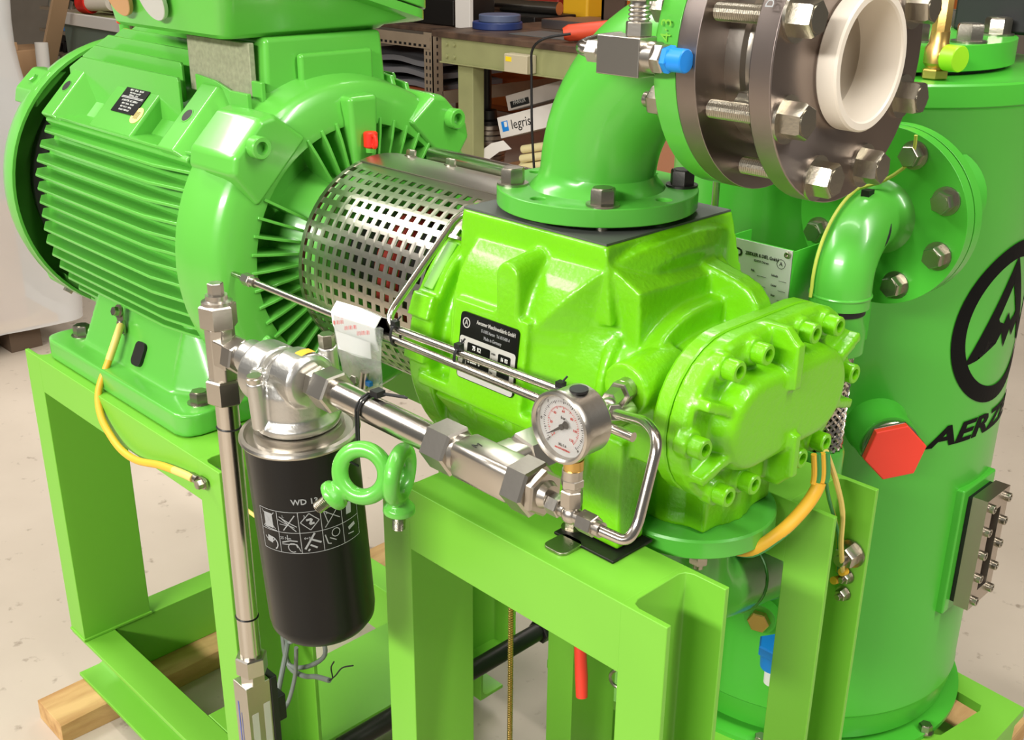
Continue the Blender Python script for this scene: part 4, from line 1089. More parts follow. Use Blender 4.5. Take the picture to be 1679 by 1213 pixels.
cell(0, 0, arc(.45, .72, .3, 200, 340, 6), .0012); cell(0, 0, [(.3, .55), (.6, .5)], .009); cell(0, 0, arc(.55, .35, .3, -60, 80, 6), .0016)
cell(1, 0, [(.1, .5), (.5, .62), (.85, .6)], .0016); cell(1, 0, arc(.6, .28, .22, 0, 300, 9), .0011); cell(1, 0, [(.4, .9), (.4, .65)], .001); cell(1, 0, [(.1, .42), (.8, .45), (.95, .1)], .001)
cell(2, 0, [(.15, .2), (.65, .95)], .0024); cell(2, 0, [(.5, .65), (.9, .45)], .0026); cell(2, 0, [(.4, .4), (.7, .22)], .0024); cell(2, 0, [(.28, .1), (.36, .2)], .002)
cell(3, 0, arc(.62, .72, .2, 0, 360, 10), .0011); cell(3, 0, [(.1, .75), (.2, .3), (.35, .25)], .0014); cell(3, 0, [(.3, .55), (.6, .35)], .0012)
cell(4, 0, [(.3, .6), (.7, .7)], .005); cell(4, 0, [(.25, .35), (.6, .3)], .0014)
def cwt(u, v, n): return cw(u, v, .0003 + n)
text('WD 13 145', 0.0105, cw(0.012, 0.986), (0, 1, 0), (0, 0, 1), GREYPR, can, wrap=lambda u, v, n: cwt(0.0145 + u, 0.986 + v, n), name='printed_text', bold=.0002)
for s_, i, v in (('1.', 1, .966), ('2.', 2, .966), ('3.', 3, .966), ('25 Nm', 1, .936), ('4+7', 2, .936)):
    text(s_, 0.005, cw(0, v), (0, 1, 0), (0, 0, 1), GREYPR, can, wrap=lambda u, q, n, i=i, v=v: cwt(U0 + (i + .3) * UW + u, v + q, n), name='printed_text')

# vertical drop pipe with tee, nuts and flow block
VX = -1.208
vp = thing('drop_pipe', 'vertical stainless oil pipe with large hexagon nuts left of the black canister', 'pipe', (VX, PY, 0.6))
b = B(); b.cyl((VX, PY, 0.612), (0, 0, 1), 0.0152, 0.44, 28); b.build('tube', STEEL, vp)
for z in (0.994, 0.698):
    b = B(); b.torus((VX, PY, z), (0.05, 0.05, 1), 0.0156, 0.0011, 28, 6); b.build('cable_tie', BLACK, vp)
b = B(); b.hexn((VX, PY, 1.030), (0, 0, 1), 0.042, 0.034, 0.26); b.build('lower_union_nut', FIT, vp)
b = B(); b.hexn((VX, PY, 0.602), (0, 0, 1), 0.040, 0.03, 0.26); b.hexn((VX, PY, 0.586), (0, 0, 1), 0.033, 0.018, 0.5); b.build('bottom_union_nut', FIT, vp)
tee = thing('pipe_tee', 'stainless tee fitting with hexagon cap and plug above the vertical pipe', 'fitting', (VX, PY, 1.064))
b = B()
b.cyl((VX, PY, 1.063), (0, 0, 1), 0.0195, 0.072, 8, rot=0.39)
b.box(VX, VX + .035, PY - .017, PY + .017, PZ - .034, PZ + .001)
b.cyl((VX, PY, 1.13), (0, 0, 1), 0.018, 0.01, 24)
b.build('tee_body', FIT, tee, 0.002)
b = B(); b.hexn((VX, PY, 1.134), (0, 0, 1), 0.042, 0.031, 0.26); b.build('cap_nut', FIT, tee)
b = B(); b.lathe([(0.0195, 1.165), (0.0195, 1.169), (0.014, 1.171), (0.014, 1.177)], (VX, PY, 0), (0, 0, 1), 28); b.hexn((VX, PY, 1.176), (0, 0, 1), 0.0175, 0.0165, 0.1); b.build('test_plug', FIT, tee)
b = B(); b.hexn((VX + .03, PY, PZ - .016), (1, 0, 0), 0.04, 0.022, 0.3); b.cyl((VX + .05, PY, PZ - .012), (1, 0, 0), 0.017, 0.024, 24); b.build('side_nut', FIT, tee)
fb = thing('flow_switch', 'square steel flow switch block with paper labels below the vertical pipe', 'switch', (VX, PY, 0.42))
b = B(); b.box(VX - .0205, VX + .0155, PY - .022, PY + .018, 0.42, 0.588); blk = b.build('block', FIT, fb, 0.0015)
b = B(); b.box(VX - .0115, VX - .0085, PY - .0224, PY - .0219, 0.45, 0.555); b.box(VX - .004, VX - .0028, PY - .0224, PY - .0219, 0.45, 0.538); b.build('printed_line', mat('blue_ink', (90, 100, 160), .6), blk)
for y in (-.016, .004):
    b = B(); b.box(VX + .0154, VX + .0159, PY + y, PY + y + .0105, 0.47, 0.548 + y * .5); b.build('paper_label', SILVER, blk)
b = B(); b.box(VX - .018, VX + .016, PY + .018, PY + .030, 0.42, 0.588); b.box(VX - .012, VX + .012, PY + .03, PY + .044, .5, .545); b.build('switch_housing', BLACK, fb, 0.002)

# horizontal pipe from the filter to the branch fitting
hp = thing('supply_pipe', 'thick horizontal stainless oil pipe running right from the filter head', 'pipe', (-0.87, PY, PZ))
b = B(); b.cyl((-0.975, PY, PZ), (1, 0, 0), 0.0158, 0.215, 32); b.build('tube', STEEL, hp)
b = B(); b.hexn((-0.9985, PY, PZ), (1, 0, 0), 0.036, 0.012, 0.25); b.cyl((-0.99, PY, PZ), (1, 0, 0), 0.018, 0.01, 24); b.build('adapter', FIT, hp)
b = B(); b.hexn((-0.985, PY, PZ), (1, 0, 0), 0.043, 0.03, 0.05); b.build('union_nut', FIT, hp)
b = B(); b.hexn((-0.785, PY, PZ), (1, 0, 0), 0.046, 0.035, 0.05); b.build('union_nut', FIT, hp)
tp = thing('branch_fitting', 'heavy stainless tee fitting with large hexagon nuts left of the gauge', 'fitting', (-0.70, PY, PZ))
b = B()
b.cyl((-0.75, PY, PZ), (1, 0, 0), 0.0205, 0.008, 32)
b.loft([[(x, PY + u * k, PZ + v * k) for u, v in rrect(-.0195, .0195, -.0195, .0195, .007, 3)] for x, k in ((-.744, .92), (-.741, 1), (-.668, 1), (-.665, .92))])
b.loft([[(-.70 + u, y, PZ + v) for u, v in rrect(-.0185, .0185, -.0185, .0185, .007, 3)] for y in (PY, PY + .034)])
b.build('tee_body', FIT, tp)
b = B(); b.hexn((-0.70, PY + .034, PZ), (0, 1, 0), 0.044, 0.03, 0.2); b.cyl((-0.70, PY + .06, PZ), (0, 1, 0), 0.0175, 0.03, 24); b.hexn((-0.70, PY + .085, PZ), (0, 1, 0), 0.036, 0.018); b.build('branch_nut', FIT, tp)
b = B(); b.cyl((-0.70, PY + .10, PZ), (0, 1, 0), 0.0155, 0.10, 24); b.build('branch_tube', STEEL, tp)
b = B(); b.hexn((-0.667, PY, PZ), (1, 0, 0), 0.048, 0.028, 0.12); b.build('end_nut', FIT, tp)
b = B(); b.hexn((-0.6395, PY, PZ), (1, 0, 0), 0.041, 0.010, 0.45); b.cyl((-0.631, PY, PZ), (1, 0, 0), 0.015, 0.008, 24, r2=.011); b.build('reducer', FIT, tp)
for o_, a_, s_ in (((-0.72, PY - .004, PZ + .0199), (1, 0, 0), 'M'), ):
    text(s_, .012, o_, (0.2, 1, 0), (-1, .2, 0), DARK, tp, name='stamped_mark')
# small tee, gauge and looped tube
gt = thing('gauge_tee', 'small stainless tee and nuts under the pressure gauge', 'fitting', (-0.597, PY, 1.11))
GX, GY = -0.5975, PY
b = B(); b.hexn((-0.6235, GY, 1.115), (1, 0, 0), 0.0185, 0.014); b.cyl((-0.61, GY, 1.1135), (1, 0, 0), 0.007, 0.03, 16)
b.sphere((GX, GY, 1.1135), 0.010, 16); b.cyl((GX, GY, 1.112), (0, 0, 1), 0.0075, 0.014, 16); b.build('tee_body', FIT, gt)
b = B(); b.hexn((GX + .012, GY, 1.1125), (1, 0, 0), 0.0185, 0.018, .2); b.cyl((GX + .03, GY, 1.112), (1, 0, 0), 0.0075, 0.007, 16); b.build('outlet_nut', FIT, gt)
b = B(); b.hexn((GX, GY, 1.1225), (0, 0, 1), 0.0185, 0.0165); b.cyl((GX, GY, 1.139), (0, 0, 1), 0.0085, 0.004, 20); b.hexn((GX, GY, 1.1425), (0, 0, 1), 0.019, 0.0085, .4); b.cyl((GX, GY, 1.151), (0, 0, 1), 0.0098, 0.009, 24); b.build('gauge_nut', FIT, gt)
g = thing('pressure_gauge', 'round stainless pressure gauge with white dial and black needle', 'gauge', (GX, GY, 1.16))
GC = V((-0.6035, 0.655, 1.2025))
b = B(); b.cyl((GX, GY + .001, 1.1595), (0, 0, 1), 0.0095, 0.010, 20); b.build('stem', BRASS, g)
b = B()
b.lathe([(0.0345, 0.0005), (0.0345, 0.003), (0.0325, 0.004), (0.0322, 0.012), (0.0322, 0.032), (0.030, 0.035), (0.0, 0.035), (0, 0.0345), (0.0295, 0.0345), (0.0295, 0.004), (0.0295, -0.001), (0.0315, -0.003), (0.0338, -0.002)], GC, (0, 1, 0), 56, loop=True)
b.build('case', FIT, g)
b = B(); b.cyl(GC + V((0.005, .018, .0315)), (0, -.05, 1), 0.0085, 0.0025, 24); b.build('vent_plug', BLACK, g)
b = B(); b.cyl(GC + V((0, .006, 0)), (0, -1, 0), 0.0294, 0.001, 48); dial = b.build('dial', WHITE, g)
def gd(a, r, h=0.0052): return GC + V((r * math.sin(math.radians(a)), h - .0008, r * math.cos(math.radians(a))))
tk = B(); tr = B()
for k in range(51):
    a = -135 + 270 * k / 50
    r1 = .0215 if k % 5 == 0 else .0225
    d = V((math.cos(math.radians(a)), 0, -math.sin(math.radians(a)))) * (.0003 if k % 5 else .00045)
    tk.add([gd(a, r1) + d, gd(a, .0242) + d, gd(a, .0242) - d, gd(a, r1) - d], [(0, 1, 2, 3)])
    r2 = .0165 if k % 5 == 0 else .0175
    tr.add([gd(a, r2) + d * .8, gd(a, .019) + d * .8, gd(a, .019) - d * .8, gd(a, r2) - d * .8], [(0, 1, 2, 3)])
tk.build('dial_marks', BLACK, dial); tr.build('dial_marks', RED, dial)
for k, s_ in enumerate(('-1', '0', '1', '3', '5', '7', '9')):
    a = -135 + 45 * k
    text(s_, .0042, gd(a, .0262, .0050) if k in (0, 6) else gd(a, .0265, .0050), (1, 0, 0), (0, 0, 1), BLACK, g, name='dial_text')
for k, s_ in enumerate(('0', '20', '40', '60', '80', '100', '120')): text(s_, .0034, gd(-135 + 45 * k, .0145, .0050), (1, 0, 0), (0, 0, 1), RED, g, name='dial_text')
text('bar', .0042, gd(0, .008, .0050), (1, 0, 0), (0, 0, 1), BLACK, g, name='dial_text')
text('KL.1.6', .0036, gd(180, .0185, .0050), (1, 0, 0), (0, 0, 1), BLACK, g, name='dial_text'); text('ARMATURENBAU', .0024, gd(180, .0225, .0050), (1, 0, 0), (0, 0, 1), RED, g, name='dial_text')
nb = B()
a = -125
dn = V((math.sin(math.radians(a)), 0, math.cos(math.radians(a)))); pn_ = V((dn.z, 0, -dn.x)); h = V((0, .0025, 0))
def gp2(u, w_): return GC + h + dn * u + pn_ * w_
nb.add([gp2(.0, .0016), gp2(.0205, .0003), gp2(.0205, -.0003), gp2(.0, -.0016)], [(0, 1, 2, 3)])
nb.add([gp2(.0, .0014), gp2(-.006, .004), gp2(-.0085, .0028), gp2(-.0092, 0), gp2(-.0085, -.0028), gp2(-.006, -.004), gp2(.0, -.0014)], [tuple(range(7))])
nb.cyl(GC + V((0, .003, 0)), (0, -1, 0), 0.0028, 0.0015, 20); nb.build('needle', BLACK, g)
b = B(); b.cyl(GC + V((0, .0008, 0)), (0, -1, 0), 0.0297, 0.0008, 48); b.build('glass', GLASS, g)
lt = thing('looped_tube', 'bent stainless tube looping from the gauge tee back to the compressor', 'tube', (GX + .03, GY, 1.11))
b = B(); b.tube([(-0.562, GY, 1.1115), (-0.538, 0.676, 1.106), (-0.537, 0.688, 1.118), (-0.542, 0.718, 1.192), (-0.572, 0.738, 1.192), (-0.662, 0.797, 1.154)], 0.0052, 14, fil=0.024, steps=8); b.build('tube', STEEL, lt)
b = B(); d = V((-.66, .80, 1.155)) - V((-.575, .738, 1.19)); b.hexn((-0.655, 0.793, 1.157), d, 0.016, 0.014); b.sphere((-0.680, .812, 1.150), 0.010, 14); b.hexn((-0.688, 0.820, 1.150), (-.3, .9, 0), 0.018, 0.022); b.hexn((-0.700, 0.850, 1.146), (-.25, .95, -.05), 0.024, 0.012); b.cyl((-0.703, 0.86, 1.145), (-.25, .95, -.05), 0.013, 0.02, 20); b.build('elbow_union', FIT, lt)

# the two thin tubes along the compressor
rod = thing('sensor_rod', 'long thin steel rod with a small nut crossing in front of motor and compressor', 'rod', (-1.07, 0.80, 1.135))
b = B(); b.tube([(-1.512, 0.80, 1.134), (-1.5, 0.80, 1.134), (-1.34, 0.80, 1.134)], 0.0048, 12, rr=[.003, .004, .0042]); b.build('tip', STEEL, rod)
b = B(); b.tube([(-1.345, 0.80, 1.134), (-0.636, 0.80, 1.134)], 0.0053, 14); b.build('stem', STEEL, rod)
b = B(); b.hexn((-1.362, 0.80, 1.134), (1, 0, 0), 0.0165, 0.018); b.cyl((-1.345, .80, 1.134), (1, 0, 0), 0.0075, 0.012, 16); b.build('clamp_nut', FIT, rod)
it = tag(B().tube([(-0.70, 0.812, 1.1475), (-1.045, 0.802, 1.1475), (-1.045, 0.935, 1.268), (-1.0, 0.955, 1.272)], 0.0053, 14, fil=0.03, steps=8).build('control_tube', STEEL), 'bent thin steel tube rising in front of the perforated guard', 'tube')
def tie(o, a, sx, sy, label, ro=.0065, group='cable ties'):
    b = B()
    mx = axm(o, a)
    n = 20
    ring_ = [(sx * math.cos(2 * PI * k / n), sy * math.sin(2 * PI * k / n)) for k in range(n)]
    for k in range(n):
        (u0, v0), (u1, v1) = ring_[k], ring_[(k + 1) % n]
        b.add([(u0, v0, -.0022), (u1, v1, -.0022), (u1, v1, .0022), (u0, v0, .0022), (u0 * 1.1, v0 * 1.1, -.0022), (u1 * 1.1, v1 * 1.1, -.0022), (u1 * 1.1, v1 * 1.1, .0022), (u0 * 1.1, v0 * 1.1, .0022)], [(0, 1, 2, 3), (4, 7, 6, 5), (0, 4, 5, 1), (3, 2, 6, 7)], mx)
    b.box(-.004, .004, sy - .002, sy + .0055, -.0045, .0045, mx)
    b.tube([V(mx @ V((0.002, sy + .004, 0))), V(mx @ V((0.008, sy + .010, .002)))], .0012, 6)
    return tag(b.build('cable_tie', BLACK), label, 'cable tie', group)
tie((-1.017, .80, 1.1405), (1, 0, 0), .0075, .0135, 'black cable tie on the two thin tubes beside the hanging bag')
tie((-0.905, .805, 1.1405), (1, 0, 0), .0075, .0135, 'black cable tie on the thin tubes below the type plate')
tie((-0.745, .808, 1.1405), (1, 0, 0), .0075, .0135, 'black cable tie on the thin tubes at the gauge rim')

# plastic bag clipped over the rods
bagm = mat('clear_film', (226, 230, 228), 0.12, trans=0.75, alpha=0.62, bump=0.6, bscale=70)
bag = thing('parts_bag', 'small clear plastic bag with folded white label hanging from the thin rod', 'bag', (-1.08, 0.785, 1.05))
b = B()
rows = []
for j in range(9):
    v = j / 8
    z = 1.142 - 0.088 * v
    row = []
    for side in (1, -1):
        for i in range(7):
            u = i / 6 if side > 0 else 1 - i / 6
            x = -1.127 + 0.012 * v + (0.098 - 0.02 * v) * u
            bul = 0.009 * math.sin(PI * u) * math.sin(PI * min(v + .15, 1)) + 0.002 * math.sin(9 * u + 5 * v)
            row.append((x, 0.7885 - side * (0.002 + bul), z + .006 * u - 0.004 * math.sin(PI * u) * v))
    rows.append(row)
b.loft(rows, cap=True); b.build('film', bagm, bag)
b = B()
w0 = [(0.7935, 1.112), (0.7875, 1.128), (0.786, 1.146), (0.796, 1.158), (0.808, 1.152), (0.81, 1.13)]
b.loft([[(x, y, z + dz) for y, z in w0] + [(x, y + .0012, z - .0006 + dz) for y, z in reversed(w0)] for x, dz in ((-1.132, 0), (-1.085, .003), (-1.04, .001))]); b.build('folded_label', WHITE, bag)
b = B(); b.loft([[(x, 0.7845 + .001 * k, z) for x, z in ((-1.118, 1.098), (-1.048, 1.104), (-1.048, 1.126), (-1.122, 1.122))] for k in (0, 1)]); b.build('inner_card', WHITE, bag)
b = B()
for k in range(9): b.box(-1.128 + k * .009, -1.124 + k * .009, 0.7862, 0.7868, 1.129 + (k % 3) * .003, 1.134 + (k % 3) * .003)
b.build('red_print', RED, bag)
b = B(); b.cyl((-1.066, 0.784, 1.06), (.2, 0, 1), 0.006, 0.024, 12); b.hexn((-1.085, .786, 1.062), (0, -1, .3), .014, .006); b.build('small_parts', FIT, bag)
b = B(); b.box(-1.058, -1.05, .781, .787, 1.066, 1.072); b.build('small_parts', BLUE, bag)

# two lifting eye bolts tied to the pipe
def eyebolt(c, d, n, label, R0=.0215, r0=.0068):
    d, n = V(d).normalized(), V(n).normalized()
    n = (n - d * n.dot(d)).normalized()
    t = thing('eye_bolt', label, 'eye bolt', V(c), 'eye bolts tied to the pipe')
    b = B(); b.torus(c, n, R0, r0, 36, 16)
    b.lathe([(0.0065, R0 * .8), (0.0085, R0 * 1.05), (0.011, R0 * 1.25), (0.0175, R0 * 1.5), (0.018, R0 * 1.5 + .006), (0.0165, R0 * 1.5 + .0075), (0.0, R0 * 1.5 + .0075)], c, d, 28)
    remeshed(b, 'eye', G_MOTOR, t, 0.0014, 2)
    prof = []
    for k in range(11): prof += [(0.0072, k * .002), (0.0064, k * .002 + .001)]
    b = B(); b.lathe([(0, 0)] + prof + [(0, .022)], V(c) + d * (R0 * 1.5 + .0074), d, 18); b.build('thread', BOLT, t)
    return t
eyebolt((-0.868, 0.632, 1.066), (-.52, -.50, -.62), (.55, -.78, .30), 'green lifting eye bolt with its thread pointing left, over the black canister', .0262, .0092)
eyebolt((-0.842, 0.662, 1.063), (-.05, -.02, -1), (.86, .5, 0), 'green lifting eye bolt hanging with its thread straight down', .0262, .0092)
b = B()
for dx in (-.0022, .0022):
    pts = [(-.897 + dx, PY + .0175 * math.cos(a), PZ + .0175 * math.sin(a)) for a in [math.radians(70 + 20 * k) for k in range(9)]]
    b.tube([(-.886 + dx, .655, 1.073), (-.888 + dx, .642, 1.083)] + [(x, y - .0005, z) for x, y, z in reversed(pts[:7])] + [(-.885 + dx, .672, 1.142), (-.862 + dx, .69, 1.139)], .0014, 8)
b.tube([(-.888, .645, 1.085), (-.8875, .63, 1.088), (-.882, .622, 1.08), (-.876, .633, 1.071)], .0016, 8, fil=.006)
b.box(-.892, -.880, .664, .676, 1.139, 1.146)
tag(b.build('cable_tie', BLACK), 'doubled black cable tie around the thick pipe holding the eye bolts', 'cable tie')
# ------------------------------------------------------------------ earth cables and loose wires
ec = thing('earth_cable', 'yellow earth cable hanging from the motor foot across the left frame', 'cable', (-1.6, 0.72, 0.83))
P = [(-1.774, 0.792, 0.957), (-1.762, 0.778, 0.945), (-1.758, 0.755, 0.905), (-1.752, 0.727, 0.858), (-1.722, 0.712, 0.826), (-1.684, 0.708, 0.802), (-1.64, 0.706, 0.789), (-1.585, 0.706, 0.791), (-1.508, 0.707, 0.811), (-1.442, 0.709, 0.821), (-1.41, 0.712, 0.822)]
def smooth_path(P, n=5):
    P = [V(p) for p in P]; Q = []
    for i in range(len(P) - 1):
        p0, p1, p2, p3 = P[max(i - 1, 0)], P[i], P[i + 1], P[min(i + 2, len(P) - 1)]
        for k in range(n):
            t = k / n
            Q.append(0.5 * ((2 * p1) + (p2 - p0) * t + (2 * p0 - 5 * p1 + 4 * p2 - p3) * t * t + (3 * p1 - p0 - 3 * p2 + p3) * t ** 3))
    Q.append(P[-1])
    return Q
SP = smooth_path(P)
b = B(); b.tube(SP[10:-7], 0.0062, 12); b.build('sheath', YEL, ec)
b = B(); b.tube(SP[1:11], 0.0066, 12); b.build('heat_shrink', YELP, ec); b = B(); b.tube(SP[-8:-1], 0.0062, 12); b.build('heat_shrink', YELP, ec)
def cable_lug(o, d, n, par, sc=1.0):  # crimped eye: o hole centre, d towards the cable, n plate normal
    o, d, n = V(o), V(d).normalized(), V(n).normalized()
    b = B(); b.prism(rrect(-.010 * sc, .016 * sc, -.0075 * sc, .0075 * sc, .006 * sc), o, d, n.cross(d), n * .003)
    b.cyl(o + d * .013 * sc + n * .002, d, .006 * sc, .018 * sc, 14)
    q = b.build('cable_lug', BOLT, par)
    inst('bolt', HEX, q, o + n * .003, n, .3, .5 * sc)
cable_lug((-1.782, 0.797, 0.977), (.3, -.1, -1), (.1, -1, .35), ec, 1.25)
cable_lug((-1.388, 0.7165, 0.823), (-1, 0, -.05), (0, -1, 0), ec, 1.15)
fr = thing('frame_earth_wire', 'short thin yellow earth wire with an orange terminal on the left frame corner', 'cable', (-1.36, 0.75, 0.80))
b = B(); b.tube(smooth_path([(-1.372, 0.738, 0.806), (-1.36, 0.742, 0.80), (-1.335, 0.748, 0.79), (-1.28, 0.75, 0.785)]), 0.003, 8); b.build('wire', YELP, fr)
b = B(); b.tube([(-1.382, 0.735, 0.812), (-1.362, 0.741, 0.8)], 0.0048, 10); b.build('terminal', YEL, fr)
b = B(); b.hexn((-1.372, 0.728, 0.842), (0, 1, 0), 0.014, 0.006); b.build('nut', BOLT, fr)

# taped bundle beside the end cover
bd = thing('earth_bundle', 'green and yellow striped earth wires taped in a bundle behind the bolted end cover', 'cable', (-0.6, 1.10, 0.95))
main = smooth_path([(-0.600, 1.118, 1.02), (-0.598, 1.122, 0.985), (-0.600, 1.112, 0.962), (-0.604, 1.085, 0.942), (-0.612, 1.058, 0.925), (-0.635, 1.045, 0.90), (-0.67, 1.05, 0.885)])
b = B(); b.tube(main[6:], 0.0085, 12); b.build('sheath', YEL, bd)
GRN = mat('wire_green', (60, 140, 70), 0.5)
for k in range(4):
    b = B(); off = V((0.003 * k - .004, .0052 * (k - 1.5), 0)); b.tube([p + off for p in main[:7]], 0.0036, 8); b.build('striped_wire', GRN if k % 2 else YEL, bd)
b = B(); b.tube([p + V((0.004, -.002, -.004)) for p in main[8:]], 0.0035, 8); b.build('dark_wire', GRN, bd)
w1 = smooth_path([(-0.598, 1.128, 1.02), (-0.596, 1.16, 0.968), (-0.597, 1.19, 0.912), (-0.598, 1.2, 0.86), (-.606, 1.232, .80)])
b = B(); b.tube(w1, 0.0036, 8); b.build('single_wire', YELP, bd)
w2 = smooth_path([(-0.60, 1.125, 1.01), (-0.606, 1.165, 0.94), (-0.618, 1.225, 0.86), (-0.618, 1.242, 0.79)])
b = B(); b.tube(w2, 0.0026, 8); b.build('single_wire', YEL, bd); b = B(); b.tube([p + V((.003, -.004, 0)) for p in w2], 0.0024, 8); b.build('single_wire', GRN, bd)
gs = thing('ground_studs', 'three steel earth studs in a column on the right frame channel', 'stud', (-0.61, 1.258, 0.79))
for z, s_ in ((0.822, 1.15), (0.785, .62), (0.757, .62)):
    inst('nut', NUT, gs, (-0.606 - (0.822 - z) * .04, 1.2485, z), (0, -1, 0), .4, s_)
b = B(); b.cyl((-0.616, 1.240, 0.779), (0, -1, .3), 0.0055, 0.012, 12); b.build('terminal', YEL, gs); b = B(); b.cyl((-0.606, 1.240, 0.797), (0, -1, .3), 0.0055, 0.012, 12); b.build('terminal', YEL, gs)
# thin striped wire tied along the small elbow
b = B()
ww = []
for k in range(13):
    a = PI / 2 * k / 12; q = .0788 + .0415
    ww.append((NX - .02 + .006 * k / 12, NY - .016 - q * math.sin(a), NZ - .0785 + q * math.cos(a)))
ww = [(NX + .045, NY - .02, NZ + .12), (NX + .04, NY - .015, NZ + .085), (NX + .01, NY - .02, NZ + .055)] + ww[1:] + [(NX - .014, NY - .137, 1.15)]
b.tube(smooth_path(ww, 3), 0.0024, 8)
tag(b.build('striped_wire', YG), 'thin green-yellow wire tied along the small elbow pipe', 'wire')
b = B(); b.torus((NX, NY - .052, NZ - .011), (0, 1, -.45), 0.0425, 0.0022, 32, 8); b.box(NX - .006, NX + .006, NY - .05, NY - .036, NZ + .034, NZ + .044)
tag(b.build('cable_tie', BLACK), 'black cable tie around the small green elbow pipe', 'cable tie')
# loose grey sensor cable below the canister
gw = thing('loose_sensor_cable', 'loose grey cable coil with two bare black wire ends below the canister', 'cable', (-1.25, 0.80, 0.48))
b = B(); b.tube(smooth_path([(-1.24, 0.72, 0.50), (-1.31, 0.79, 0.535), (-1.355, 0.81, 0.50), (-1.325, 0.80, 0.475), (-1.285, 0.80, 0.48), (-1.25, 0.80, 0.498), (-1.212, 0.80, 0.512)]), 0.0042, 10); b.build('sheath', GREYW, gw)
b = B(); b.tube(smooth_path([(-1.31, 0.79, 0.535), (-1.27, 0.82, 0.56), (-1.25, 0.82, 0.53), (-1.29, 0.81, 0.49), (-1.33, .80, .48), (-1.34, .80, .53)]), 0.0038, 10); b.build('sheath', GREYW, gw)
b = B(); b.tube(smooth_path([(-1.285, 0.79, 0.54), (-1.295, 0.79, 0.48), (-1.30, 0.775, 0.43), (-1.27, 0.735, 0.44), (-1.225, .71, .47)]), 0.0034, 10); b.build('sheath', GREYW, gw)
for P in ([(-1.212, 0.80, 0.512), (-1.203, 0.80, 0.522), (-1.205, 0.80, 0.54), (-1.196, 0.80, 0.556)], [(-1.212, 0.80, 0.512), (-1.195, 0.80, 0.53), (-1.175, 0.80, 0.556), (-1.146, 0.80, 0.576)]):
    b = B(); b.tube(smooth_path(P), 0.0012, 6); b.build('wire_end', BLACK, gw)
# parts seen between the legs
b = B(); b.tube([(-1.28, 0.86, 0.302), (-1.28, 1.42, 0.302)], 0.0175, 20); b.hexn((-1.28, 1.34, .302), (0, 1, 0), .045, .05)
tag(b.build('drain_pipe', DARK), 'dark steel pipe running back between the two green frames', 'pipe')
b = B(); b.cyl((-1.113, 1.1, 0.14), (0, 0, 1), 0.0042, 0.60, 10)
for k in range(120): b.torus((-1.113, 1.1, 0.15 + k * .0048), (0, 0, 1), 0.0042, 0.0009, 10, 4)
tag(b.build('threaded_rod', BRASS), 'thin brassy threaded rod standing between the right frame legs', 'rod')
bv = thing('ball_valve', 'ball valve with long red lever handle beneath the compressor frame', 'valve', (-1.02, 1.24, 0.45))
b = B(); b.tube([(-0.98, 1.125, 0.60), (-0.972, 1.115, 0.56), (-0.957, 1.105, 0.50), (-0.950, 1.10, 0.466)], 0.009, 14, rr=[.006, .0095, .0105, .0095]); b.build('lever', REDCAP, bv, label='red coated lever')
b = B(); b.hexn((-0.99, 1.135, 0.605), (0, 1, 0), .05, .06); b.cyl((-0.99, 1.10, 0.605), (0, 1, 0), .014, .16, 16); b.build('valve_body', FIT, bv)
b = B(); b.torus((-0.955, 1.20, 0.445), (.5, -1, .2), 0.016, 0.003, 24, 8)
tag(b.build('clamp_ring', BOLT), 'small bright steel ring partly hidden behind the right frame leg', 'ring')
bs = thing('level_sensor', 'blue and white sensor partly hidden behind the rear right channel', 'sensor', (-0.735, 1.30, 0.53))
b = B(); b.cyl((-0.731, 1.30, 0.54), (0, 0, 1), 0.021, 0.034, 20, r2=.023); b.hexn((-0.731, 1.30, 0.565), (0, 0, 1), .05, .018); b.build('blue_head', BLUE, bs)
b = B(); b.cyl((-0.731, 1.30, 0.51), (0, 0, 1), 0.013, 0.03, 20); b.build('white_stem', WHITE, bs)
b = B(); b.box(-0.86, -0.72, 1.24, 1.27, 0.775, 0.86); tag(b.build('blue_box', mat('royal_blue', (60, 84, 190), .5)), 'small blue box glimpsed under the round discharge flange', 'box')
# ------------------------------------------------------------------ background: work bench, shelf, cartons, crate
BZ = 1.0
wb = thing('work_bench', 'worn wooden work bench with pale green steel frame behind the machine', 'table', (-4.0, 5.2, FZ))
b = B(); b.box(-5.175, -2.6, 4.41, 5.9, BZ - 0.035, BZ); b.build('bench_top', BENCHTOP, wb, 0.006)
b = B(); b.box(-5.11, -2.65, 4.43, 4.46, 0.828, BZ - 0.035); ap = b.build('apron', BENCHG, wb, 0.003)
b = B(); b.box(-5.11, -2.65, 4.415, 4.47, 0.822, 0.830); b.build('apron_lip', BENCHG, ap, 0.001)
for x in (-5.055, -4.99):
    for z in (0.93, 0.862): inst('bolt', bolt_mesh('bolt', .02, .01, BENCHG), ap, (x, 4.43, z), (0, -1, 0))
for x, y in ((-5.0, 4.46), (-2.85, 4.46), (-5.0, 5.75), (-2.85, 5.75)):
    b = B(); b.box(x, x + 0.13, y, y + 0.09, FZ, 0.828); b.build('leg', BENCHG, wb, 0.004)
so = thing('socket_box', 'beige socket box with a yellow sticker on the bench apron', 'socket', (-4.40, 4.39, 0.83))
b = B(); b.box(-4.505, -4.325, 4.355, 4.428, 0.832, 0.930); b.build('box', mat('beige_plastic', (190, 180, 150), .5), so, 0.006)
b = B(); b.box(-4.49, -4.445, 4.3535, 4.355, 0.89, 0.915); b.build('sticker', mat('yellow_print', (240, 210, 30), .5), so, label='yellow sticker')
